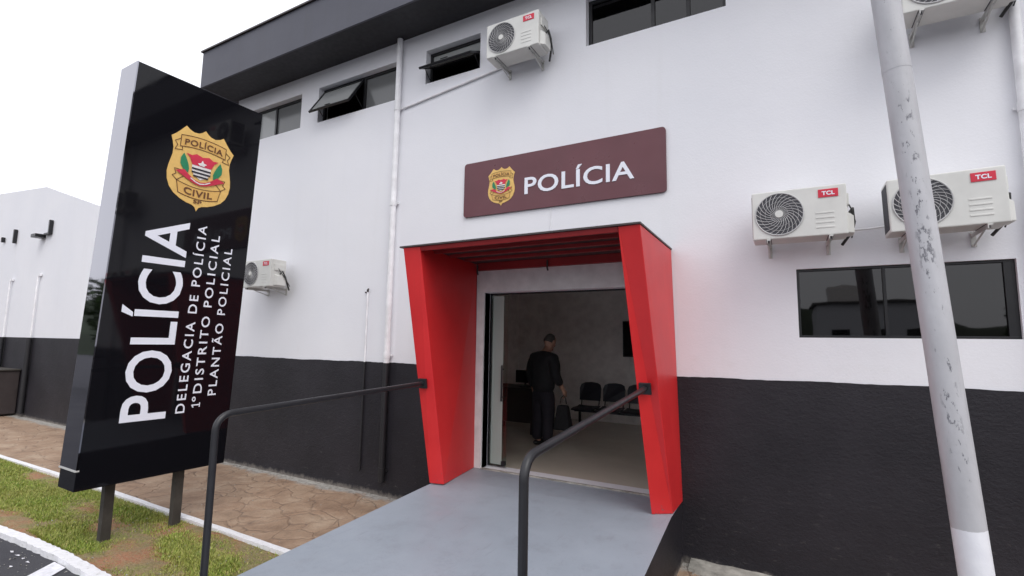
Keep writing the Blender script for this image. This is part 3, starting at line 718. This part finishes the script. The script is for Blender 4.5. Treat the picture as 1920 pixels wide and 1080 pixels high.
# ------------------------------------------------------------------ tall double-sided sign
TX, TY, TA = -5.966, -3.057, 1.552
TD = Vector((math.cos(TA), math.sin(TA), 0)); TN = Vector((-math.sin(TA), math.cos(TA), 0)); TL = Vector((.004, .034, 1))
TW, TT, TZ0, TZ1 = 1.422, .369, .623, 5.028
def TF(s_, n_, h_): return Vector((TX, TY, 0))+TD*s_+TN*n_+TL*h_
tot = empty('totem_sign', (TX-.18, TY+.7, 0), 'tall glossy black POLÍCIA sign on two posts in the grass', 'sign')
m = MB(); c8 = [TF(*q) for q in ((0, 0, TZ0), (TW, 0, TZ0), (TW, TT, TZ0), (0, TT, TZ0), (0, 0, TZ1), (TW, 0, TZ1), (TW, TT, TZ1), (0, TT, TZ1))]
m.hexa(c8); m.build('body', M['gloss'], tot, bevel=.006)
m = MB(); m.hexa([TF(*q) for q in ((.006, -.002, TZ0+.20), (.006, TT+.001, TZ0+.20), (-.006, TT+.001, TZ0+.20), (-.006, -.002, TZ0+.20), (.006, -.002, TZ1+.002), (.006, TT+.001, TZ1+.002), (-.006, TT+.001, TZ1+.002), (-.006, -.002, TZ1+.002))]); m.build('side_panel', M['edge'], tot)
m = MB(); m.hexa([TF(*q) for q in ((.02, -.006, TZ0+.185), (.02, TT+.004, TZ0+.185), (-.014, TT+.004, TZ0+.185), (-.014, -.006, TZ0+.185), (.02, -.006, TZ0+.199), (.02, TT+.004, TZ0+.199), (-.014, TT+.004, TZ0+.199), (-.014, -.006, TZ0+.199))]); m.build('side_trim', M['ac_b'], tot)
TV = lambda u, v, d_: TF(v*-1, -.0015-d_, u)     # text runs up the sign; v grows towards the left edge
m = MB(); text_in(m, 'POLÍCIA', TV, 1.225, 3.405, -.712, -.288, .012, 1.03, d=.004); m.build('lettering', M['lw'], tot)
m = MB(); text_in(m, 'DELEGACIA DE POLÍCIA', TV, 1.262, 3.405, -.902, -.808, .008, 1.28, d=.003); m.build('lettering', M['lw'], tot)
m = MB(); text_in(m, 'ºDISTRITO POLICIAL', TV, 1.375, 3.315, -1.062, -.970, .008, 1.28, d=.003)
m.prism([(1.312, -1.062), (1.362, -1.062), (1.362, -1.052), (1.344, -1.052), (1.344, -.970), (1.333, -.970), (1.311, -.984), (1.311, -.997), (1.331, -.986), (1.331, -1.052), (1.312, -1.052)], TV, .003)
m.build('lettering', M['lw'], tot)
m = MB(); text_in(m, 'PLANTÃO POLICIAL', TV, 1.432, 3.185, -1.228, -1.136, .008, 1.28, d=.003); m.build('lettering', M['lw'], tot)
badge(lambda u, v, d_: TF(.755+u*.352, -.0015-d_, 4.045+v*.352), tot, 1.3)
for px, py in ((-6.195, -2.655), (-6.10, -2.03)):
    m = MB(); m.box(px-.038, px+.038, py-.045, py+.045, -.05, .66); m.build('post', M['post'], tot, bevel=.004)

# ------------------------------------------------------------------ handrails
def fillet(a, b, c, r, n=8):
    a, b, c = Vector(a), Vector(b), Vector(c); u = (a-b).normalized(); v = (c-b).normalized()
    half = u.angle(v)/2; t = r/math.tan(half); p0 = b+u*t; p1 = b+v*t
    cen = b+(u+v).normalized()*(r/math.sin(half)); e0 = p0-cen; e1 = p1-cen; L = []
    for k in range(n+1):
        q = e0.slerp(e1, k/n) if hasattr(e0, 'slerp') else e0.lerp(e1, k/n); L.append(cen+q.normalized()*r)
    return [a]+L+[c]
def handrail(x0, y0, z0, x1, y1, z1, tilt, label):
    h = empty('handrail', (x1, y1, RZ(y1)), label, 'handrail')
    t = MB(); t.tube(fillet((x0, y0, z0), (x1, y1, z1), (x1, y1, RZ(y1)), .11), .0235, 18); t.build('rail', M['blackp'], h, smooth=True)
    t = MB(); t.box(x0-.052, x0+.052, y0-.012, y0+.012, z0-.052, z0+.052, rot=Matrix.Rotation(R(tilt), 3, 'X')); t.build('mounting_plate', M['blackp'], h, bevel=.004)
    t = MB(); t.tube([(x1, y1, RZ(y1)-.01), (x1, y1, RZ(y1)+.012)], .055, 18); t.build('base_flange', M['blackp'], h, smooth=True)
handrail(-3.435, -1.045, 1.652, -3.445, -3.235, 1.573, 10, 'black tubular handrail on the left side of the ramp')
handrail(-1.105, -.875, 1.72, -1.10, -3.17, 1.56, 17, 'black tubular handrail on the right side of the ramp')

# ------------------------------------------------------------------ painted steel pole
po = empty('street_pole', (.96, -1.3, 0), 'chipped grey steel pole with a white painted foot in front of the wall', 'pole')
m = MB(); bx, tx = .944, .578
npt = 40; m.tube([(0, 0, 8.6*i/(npt-1)) for i in range(npt)], [.0845-.0011*(8.6*i/(npt-1)) for i in range(npt)], 28)
shaft = m.build('shaft', M['pole'], None, smooth=True); shaft.parent = po
me = shaft.data
lean = math.atan2(-.062, 1.0)
po.rotation_euler = (0, 0, 0); shaft.rotation_euler = (0, lean, 0)
m = MB(); m.tube([(0, 0, 3.96), (0, 0, 4.0)], .0815, 28); c_ = m.build('weld_collar', M['pole'], None, smooth=True); c_.parent = po; c_.rotation_euler = (0, lean, 0)

# ------------------------------------------------------------------ air-conditioner outdoor units
def make_ac():
    """front face at y=-.40, centre of the body front at origin x, z0 = bottom"""
    W_, H_, D_ = .72, .435, .27
    r_ = empty('outdoor_unit', (0, 0, 0))
    b = MB(); b.box(-W_/2, W_/2, -D_, 0, 0, H_); bo = b.build('casing', M['ac'], r_, bevel=.014, segs=3)
    fc, fr = (-.145, H_/2+.002), .188
    d = MB(); n = 40
    d.add([(fc[0]+fr*math.cos(2*math.pi*k/n), -D_-.001, fc[1]+fr*math.sin(2*math.pi*k/n)) for k in range(n)], [tuple(range(n))]); d.build('fan_well', M['ac_d'], r_)
    g = MB()
    ring = [(fc[0]+fr*math.cos(2*math.pi*k/n), fc[1]+fr*math.sin(2*math.pi*k/n)) for k in range(n+1)]
    g.tube([(x, -D_-.005, z) for x, z in ring], .006, 6, cap=False)
    for k in range(26):
        a0 = 2*math.pi*k/26; pts = []
        for j in range(7):
            t = j/6; rr = .032+(fr-.034)*t; a = a0-1.05*t**.8; pts.append((fc[0]+rr*math.cos(a), -D_-.006-.008*math.sin(math.pi*t), fc[1]+rr*math.sin(a)))
        g.tube(pts, .0026, 4, cap=False)
    for rr in (.07, .11, .15):
        g.tube([(fc[0]+rr*math.cos(2*math.pi*k/n), -D_-.010, fc[1]+rr*math.sin(2*math.pi*k/n)) for k in range(n+1)], .0014, 4, cap=False)
    g.build('fan_grille', M['ac_g'], r_)
    h = MB(); h.tube([(fc[0], -D_-.004, fc[1]), (fc[0], -D_-.018, fc[1])], .032, 20); h.build('fan_hub', M['ac'], r_, smooth=True)
    s_ = MB()
    for k in range(4): s_.box(.13, .265, -D_-.0035, -D_+.001, .065+k*.042, .079+k*.042)
    s_.build('ridges', M['ac'], r_, bevel=.004)
    l = MB(); l.box(.155, .30, -D_-.005, -D_-.0005, H_-.105, H_-.035); lo = l.build('logo_plate', M['logo'], r_)
    l = MB(); text_in(l, 'TCL', lambda u, v, d_: Vector((u, -D_-.0062, v)), .182, .275, H_-.088, H_-.053, .035, 1.05); l.build('lettering', M['lw'], lo)
    v = MB(); v.hexa([(W_/2-.001, -D_+.05, .02), (W_/2+.05, -D_+.09, .02), (W_/2+.05, -.03, .02), (W_/2-.001, -.01, .02), (W_/2-.001, -D_+.05, .20), (W_/2+.05, -D_+.09, .17), (W_/2+.05, -.03, .17), (W_/2-.001, -.01, .20)])
    v.box(W_/2-.001, W_/2+.018, -D_+.05, -.03, .26, .36); v.build('valve_cover', M['ac'], r_, bevel=.006)
    e = MB()
    for k in range(16): e.box(-W_/2-.003, -W_/2+.0, -D_+.03+k*.0135, -D_+.037+k*.0135, .03, H_-.03)
    e.build('coil_fins', M['ac_d'], r_)
    q = MB(); q.tube([(W_/2+.02, -.12, .20), (W_/2+.05, -.10, .25), (W_/2+.06, -.05, .16), (W_/2+.03, .02, .04), (W_/2-.02, .09, -.03)], .013, 8)
    q.tube([(W_/2+.01, -.15, .30), (W_/2+.04, -.13, .24), (W_/2+.07, -.06, .14), (W_/2+.05, .05, .02)], .006, 6); q.build('pipes', M['copper'], r_, smooth=True)
    for sx in (-1, 1):
        k = MB(); x = sx*.235
        k.box(x-.015, x+.015, -D_-.012, .128, -.012, -.001); k.box(x-.015, x-.010, -D_-.012, .128, -.034, -.012)
        k.box(x-.017, x+.017, .12, .1285, -.11, .02)
        k.tube([(x-.004, -D_+.12, -.028), (x-.004, .12, -.10)], .007, 6)
        k.build('bracket', M['ac_b'], r_)
        k = MB(); k.box(x-.022, x+.022, -D_+.01, -.01, -.001, .012); k.tube([(x, -D_+.02, -.03), (x, -D_+.02, .014)], .008, 6); k.build('foot', M['ac_d'], r_)
    return r_
def kids(o): return [c for c in bpy.data.objects if c.parent == o]
def copy_tree(o, parent=None):
    c = o.copy(); COL.objects.link(c)
    if parent: c.parent = parent
    for ch in kids(o): copy_tree(ch, c)
    return c
GA = 'air-conditioner outdoor units fixed on the white wall'
ac = make_ac()
spots = [(0.125, 3.052, 1.0, 1.0, 'ivory air conditioner above the left end of the long black window'),
         (1.125, 3.04, 1.02, 1.0, 'ivory air-conditioner unit partly behind the grey pole, at the right edge'),
         (-2.78, 5.60, 1.0, 1.0, 'ivory air-conditioner unit under the roof edge, beside the small tilted window'),
         (-7.42, 2.925, 1.0, 1.0, 'ivory air-conditioner unit low on the wall just right of the tall black sign'),
         (1.30, 4.86, 1.0, 1.0, 'air-conditioner unit at the top right whose underside only is in view')]
for i, (x, z, sx, sz, lb) in enumerate(spots):
    o = ac if i == 0 else copy_tree(ac)
    o.location = (x, -.13, z); tag(o, lb, 'air conditioner', GA)
    if i == 1: o.rotation_euler = (0, R(-1.2), 0)

# ------------------------------------------------------------------ inside the hall
fl = .567
# bench of linked chairs
bn = empty('waiting_bench', (-2.7, 3.5, fl), 'row of linked dark waiting chairs along the back wall of the hall', 'bench')
for k in range(4):
    x = -3.26+.455*k
    s_ = MB(); n = 8
    vs = []
    for j in range(5):
        for i in range(n+1):
            u = -1+2*i/n; yy = 3.62-.42*j/4; zz = .945+.012*u*u+(.02 if j == 0 else 0)-(.02 if j == 4 else 0)
            vs.append((x+u*.205, yy, zz))
    top = len(vs); vs += [(a, b, c-.02) for a, b, c in vs]
    fs = [(j*(n+1)+i, j*(n+1)+i+1, (j+1)*(n+1)+i+1, (j+1)*(n+1)+i) for j in range(4) for i in range(n)]
    fs += [tuple(top+q for q in f)[::-1] for f in fs]
    per = [i for i in range(n+1)]+[(j+1)*(n+1)+n for j in range(4)]+[4*(n+1)+i for i in range(n-1, -1, -1)]+[(3-j)*(n+1) for j in range(3)]
    fs += [(per[i], per[(i+1) % len(per)], top+per[(i+1) % len(per)], top+per[i]) for i in range(len(per))]
    s_.add(vs, fs); s_.build('seat', M['chairp'], bn, smooth=True)
    s_ = MB(); pl = []
    for q in range(13):
        a = math.pi*q/12; pl.append((x+.205*math.cos(a)**1 if abs(math.cos(a)) < .75 else x+.205*(1 if math.cos(a) > 0 else -1), 1.28+.09*math.sin(a)))
    pl = [(x-.20, 1.06), (x+.20, 1.06), (x+.208, 1.28), (x+.185, 1.35), (x+.12, 1.38), (x, 1.392), (x-.12, 1.38), (x-.185, 1.35), (x-.208, 1.28)]
    s_.prism(pl, lambda u, v, d_: Vector((u, 3.66+(v-1.06)*.18+.04*((u-x)/.2)**2*-1+d_, v)), .022); s_.build('backrest', M['chairp'], bn)
s_ = MB(); s_.box(-3.48, -1.65, 3.40, 3.45, .87, .91); s_.build('beam', M['frame'], bn)
s_ = MB()
for k in range(4):
    x = -3.26+.455*k
    for dx in (-.17, .17): s_.tube([(x+dx, 3.43, .90), (x+dx, 3.63, .93), (x+dx, 3.70, 1.2)], .011, 6)
s_.build('back_frame', M['frame'], bn)
for x in (-3.38, -1.75):
    s_ = MB(); s_.box(x-.02, x+.02, 3.41, 3.44, fl+.03, .87); s_.box(x-.02, x+.02, 3.22, 3.66, fl, fl+.03); s_.build('leg', M['frame'], bn)
tv = empty('wall_screen', (-2.3, 4.36, 1.85), 'dark flat screen on the back wall of the hall, half hidden by the right pillar', 'screen')
s_ = MB(); s_.box(-2.835, -1.70, 4.33, 4.395, 1.86, 2.56); s_.build('housing', M['frame'], tv, bevel=.006)
s_ = MB(); s_.box(-2.81, -1.725, 4.325, 4.329, 1.885, 2.535); s_.build('screen', M['screen'], tv)
dk = empty('desk', (-4.2, 2.5, fl), 'dark reception desk in the hall just inside the glass door', 'desk')
s_ = MB(); s_.box(-4.75, -3.80, 2.3, 3.0, 1.30, 1.335); s_.build('desktop', M['desk'], dk, bevel=.004)
s_ = MB(); s_.box(-4.70, -3.85, 2.36, 2.385, .75, 1.299); s_.build('front_panel', M['desk'], dk)
for x in (-4.72, -3.85):
    s_ = MB(); s_.box(x, x+.04, 2.34, 2.96, fl, 1.299); s_.build('side_panel', M['desk'], dk)
mo = empty('monitor', (-4.1, 2.6, 1.335), 'small dark monitor on the reception desk beside the glass door', 'monitor')
s_ = MB(); s_.box(-4.28, -3.92, 2.60, 2.625, 1.40, 1.62); s_.build('display', M['screen'], mo, bevel=.004)
s_ = MB(); s_.tube([(-4.1, 2.63, 1.345), (-4.1, 2.63, 1.5)], .015, 8); s_.box(-4.19, -4.01, 2.56, 2.70, 1.335, 1.345); s_.build('stand', M['frame'], mo)

# ---- the person: skin-modifier figures, evaluated to meshes
def skinned(name, verts, edges, radii, mat, parent, root=0, sub=2, xf=None):
    me = bpy.data.meshes.new(name); me.from_pydata(verts, edges, [])
    o = bpy.data.objects.new(name, me); COL.objects.link(o)
    md = o.modifiers.new('skin', 'SKIN'); sv_ = me.skin_vertices[0].data
    for i, r in enumerate(radii): sv_[i].radius = r if hasattr(r, '__len__') else (r, r); sv_[i].use_root = (i == root)
    sb = o.modifiers.new('sub', 'SUBSURF'); sb.levels = sub; sb.render_levels = sub
    dg = bpy.context.evaluated_depsgraph_get(); m2 = bpy.data.meshes.new_from_object(o.evaluated_get(dg))
    bpy.data.objects.remove(o); bpy.data.meshes.remove(me)
    m2.materials.clear(); m2.materials.append(mat)
    for p in m2.polygons: p.use_smooth = True
    q = bpy.data.objects.new(name, m2); COL.objects.link(q); q.parent = parent
    return q
pe = empty('person', (-3.27, 1.62, fl), 'man in a black jacket and dark trousers standing in the hall with his head bowed', 'person')
pe.rotation_euler = (0, 0, R(-22)); pe.scale = (1.06, 1.06, 1.0)      # local +y is the way he faces: into the hall and to the right
# body: hips, chest, neck, head, arms and hands (five fingers each), legs, one surface
V = [(0, 0, .86), (0, 0, 1.02), (0, .005, 1.20), (0, .02, 1.34), (0, .06, 1.415), (0, .10, 1.47), (0, .125, 1.545), (0, .125, 1.61)]
Rr = [(.135, .105), (.13, .10), (.15, .105), (.13, .095), (.058, .058), (.062, .066), (.078, .092), (.06, .075)]
E_ = [(0, 1), (1, 2), (2, 3), (3, 4), (4, 5), (5, 6), (6, 7)]
def chain(start, pts, rs):
    prev = start
    for p, r in zip(pts, rs): V.append(p); Rr.append(r if hasattr(r, '__len__') else (r, r)); E_.append((prev, len(V)-1)); prev = len(V)-1
    return prev
for sx in (-1, 1):
    sh = chain(3, [(sx*.165, 0, 1.33), (sx*.215, 0, 1.24), (sx*.25, -.02, 1.06)], [.06, .052, .043])
    if sx > 0: hd = chain(sh, [(sx*.27, .10, .90), (sx*.272, .13, .845)], [.034, .026]); hp, hdir = (sx*.272, .15, .80), Vector((0, .35, -.94))
    else: hd = chain(sh, [(sx*.265, .05, .84), (sx*.268, .06, .785)], [.034, .026]); hp, hdir = (sx*.268, .07, .74), Vector((0, .2, -.98))
    pm = chain(hd, [hp], [(.036, .018)])
    lat = Vector((0, -hdir.z, hdir.y)).normalized()     # across the palm, front to back
    for fi, (o_, ln) in enumerate(((.030, .062), (.010, .070), (-.010, .066), (-.029, .052))):
        b_ = Vector(hp)+lat*o_+hdir*.03
        p1 = b_+hdir*ln*.5+Vector((-sx*.006, 0, 0)); p2 = p1+(hdir*.7+Vector((-sx*.7, 0, 0))).normalized()*ln*.5
        chain(pm, [tuple(b_), tuple(p1), tuple(p2)], [.0095, .0085, .0075])
    tb = Vector(hp)+lat*.035-hdir*.015
    chain(hd, [tuple(tb), tuple(tb+(lat*.5+hdir*.8)*.035+Vector((-sx*.01, 0, 0))), tuple(tb+(lat*.35+hdir)*.055+Vector((-sx*.02, 0, 0)))], [.012, .010, .008])
    chain(0, [(sx*.085, 0, .80), (sx*.095, .01, .46), (sx*.10, -.015, .09), (sx*.105, .07, .035)], [.085, .055, .04, .03])
body = skinned('body', V, E_, Rr, M['skin'], pe, 0, 1)
def blob(mb, c, r, n=16, k=12, f=None):
    vs = []; 
    for j in range(k+1):
        th = math.pi*j/k
        for i in range(n):
            ph = 2*math.pi*i/n; d = Vector((math.sin(th)*math.cos(ph), math.sin(th)*math.sin(ph), math.cos(th)))
            if f: d = f(d)
            vs.append((c[0]+d.x*r[0], c[1]+d.y*r[1], c[2]+d.z*r[2]))
    mb.add(vs, [(j*n+i, j*n+(i+1) % n, (j+1)*n+(i+1) % n, (j+1)*n+i) for j in range(k) for i in range(n)])
hx = Matrix.Rotation(R(-24), 3, 'X')      # head bowed forward
def local(mb, name, mat, parent, smooth=True):
    o = mb.build(name, mat, None, smooth=smooth); o.parent = parent; return o
hc = Vector((0, .125, 1.555))
xh = lambda p: tuple(hx @ Vector(p)+hc)
def hb(mb, c, r, f=None, n=18, k=14):
    b = len(mb.v); blob(mb, c, r, n, k, f)
    for i in range(b, len(mb.v)): mb.v[i] = xh(mb.v[i])
def skull(d):
    d = d.copy()
    if d.z < 0: d.x *= 1-.35*abs(d.z); d.y *= 1-.12*abs(d.z)
    if d.y > .6: d.y *= .96
    return d
fa = MB(); hb(fa, (0, 0, 0), (.078, .098, .118), skull)
hb(fa, (0, .10, -.012), (.013, .022, .026)); hb(fa, (0, .088, -.058), (.026, .012, .008)); hb(fa, (0, .078, -.092), (.03, .02, .02))
for sx in (-1, 1): hb(fa, (sx*.08, -.005, -.005), (.010, .020, .032))
local(fa, 'face', M['skin'], body)
ey = MB()
for sx in (-1, 1): hb(ey, (sx*.032, .085, .006), (.013, .010, .008), n=10, k=8)
local(ey, 'eyes', M['bw'], body)
hr = MB()
def capf(d):
    d = d.copy()
    if d.y > .1: d *= 1-.25*min(1, (d.y-.1)*1.4)*(1 if d.z < .75 else .2)
    if d.z < -.25: d *= .82
    return d
hb(hr, (0, -.010, .012), (.083, .098, .117), capf); local(hr, 'hair', M['hair'], pe)
# jacket
V = [(0, 0, .74), (0, 0, .98), (0, .0, 1.20), (0, .015, 1.33), (0, .045, 1.41)]; Rr = [(.21, .155), (.20, .15), (.225, .16), (.19, .135), (.085, .085)]; E_ = [(0, 1), (1, 2), (2, 3), (3, 4)]
for sx in (-1, 1):
    sh = chain(3, [(sx*.18, 0, 1.315), (sx*.235, 0, 1.23), (sx*.268, -.02, 1.06)], [.090, .084, .074])
    chain(sh, [(sx*.272, .085, .915) if sx > 0 else (sx*.27, .045, .85)], [.056])
skinned('jacket', V, E_, Rr, M['jacket'], pe, 0, 2)
V = [(0, 0, .90), (0, 0, .80)]; Rr = [(.14, .115), (.15, .12)]; E_ = [(0, 1)]
for sx in (-1, 1): chain(1, [(sx*.09, 0, .70), (sx*.10, .01, .46), (sx*.105, -.012, .20), (sx*.108, -.012, .07)], [.112, .095, .082, .078])
skinned('trousers', V, E_, Rr, M['trouser'], pe, 0, 2)
for sx in (-1, 1):
    sh_ = MB(); blob(sh_, (sx*.108, .05, .045), (.048, .135, .045), 16, 10, lambda d: Vector((d.x, d.y, max(d.z, -.95)))); local(sh_, 'shoe', M['leather'], pe)
bagx = empty('shoulder_bag', (-2.93, 1.62, fl), 'black bag hanging from the right hand of the man in the hall', 'bag')
s_ = MB(); s_.hexa([(-3.07, 1.52, .84), (-2.80, 1.52, .84), (-2.80, 1.70, .84), (-3.07, 1.70, .84), (-3.02, 1.56, 1.20), (-2.86, 1.56, 1.20), (-2.86, 1.66, 1.20), (-3.02, 1.66, 1.20)]); s_.build('bag_body', M['jacket'], bagx, bevel=.035, segs=3)
s_ = MB(); s_.tube([(-2.99, 1.62, 1.21), (-2.975, 1.62, 1.30), (-2.94, 1.62, 1.335), (-2.905, 1.62, 1.30), (-2.89, 1.62, 1.21)], .009, 8); s_.build('strap', M['leather'], bagx, smooth=True)

# ------------------------------------------------------------------ across the car park: what the glass and gloss reflect
def tree(x, y, h, r, label, seed, nl=5200):
    random.seed(seed); t = empty('tree', (x, y, 0), label, 'tree')
    tr = MB(); tr.tube([(x, y, -.05), (x+.1, y, h*.3), (x-.05, y+.1, h*.55), (x, y, h*.85)], [.22, .17, .11, .04], 10); cl = []
    for k in range(26):
        a = random.uniform(0, 6.28); e = random.uniform(-.2, 1); rr = r*random.uniform(.45, 1)
        c = Vector((x+rr*math.cos(a)*math.cos(e*1.1), y+rr*math.sin(a)*math.cos(e*1.1), h*.62+r*.95*math.sin(e*1.2)))
        cl.append((c, random.uniform(.5, 1.0)*r*.42)); tr.tube([(x, y, h*random.uniform(.3, .6)), tuple((c+Vector((x, y, h*.45)))/2), tuple(c)], [.07, .045, .015], 6)
    tr.build('trunk', M['bark'], t, smooth=True)
    lf = MB()
    for _ in range(nl):
        c, q = random.choice(cl); d = Vector((random.gauss(0, 1), random.gauss(0, 1), random.gauss(0, 1))).normalized()*q*random.uniform(.3, 1)**.5
        p = c+d; s_ = random.uniform(.10, .22); u = Vector((random.gauss(0, 1), random.gauss(0, 1), random.gauss(0, 1))).normalized(); v = u.orthogonal().normalized()
        lf.v += [tuple(p-u*s_), tuple(p+v*s_*.5), tuple(p+u*s_), tuple(p-v*s_*.5)]; b = len(lf.v)-4; lf.f.append((b, b+1, b+2, b+3)); lf.mi.append(0)
    lf.build('crown', M['leaf'], t)
tree(-30, -13, 5.2, 2.6, 'leafy tree across the car park, mirrored in the edge of the black sign', 1)
tree(-25, -46, 6.5, 3.4, 'broad leafy tree across the car park beside the white house', 2)
tree(15.5, -38, 5.5, 3.0, 'leafy tree across the car park right of the white house', 3)
hs = empty('house', (6, -42, 0), 'white house across the car park, mirrored in the long black window', 'building')
m = MB(); m.box(2.2, 9.8, -48, -42, 0, 5.6); m.build('wall', M['white'], hs)
m = MB(); m.box(3.2, 5.2, -46, -43.5, 5.6, 7.2); m.build('water_tank_tower', M['iwall'], hs)
m = MB(); m.box(1.9, 10.1, -48.3, -41.7, 5.601, 5.8); m.build('roof', M['roof'], hs)
for x in (3.2, 5.6, 8.0):
    m = MB(); m.box(x, x+1.1, -41.99, -41.93, 2.2, 3.6); f_ = m.build('window', M['frame'], hs); m = MB(); m.box(x+.08, x+1.02, -41.93, -41.92, 2.3, 3.5); m.build('pane', M['tinted'], f_)
m = MB(); vs = []; n = 90
for i in range(n+1):
    a = R(180+180*i/n); rr = 330; h = 24+7*math.sin(i*.21)+5*math.sin(i*.53+1)+3*math.sin(i*1.3)
    vs += [(rr*math.cos(a), rr*math.sin(a), -1), (rr*1.15*math.cos(a), rr*1.15*math.sin(a), max(4, h)*1.2), (rr*1.6*math.cos(a), rr*1.6*math.sin(a), -1)]
m.add(vs, [(i*3+k, i*3+k+1, i*3+k+4, i*3+k+3) for i in range(n) for k in range(2)])
tag(m.build('hills', M['hill'], smooth=True), kind='structure')
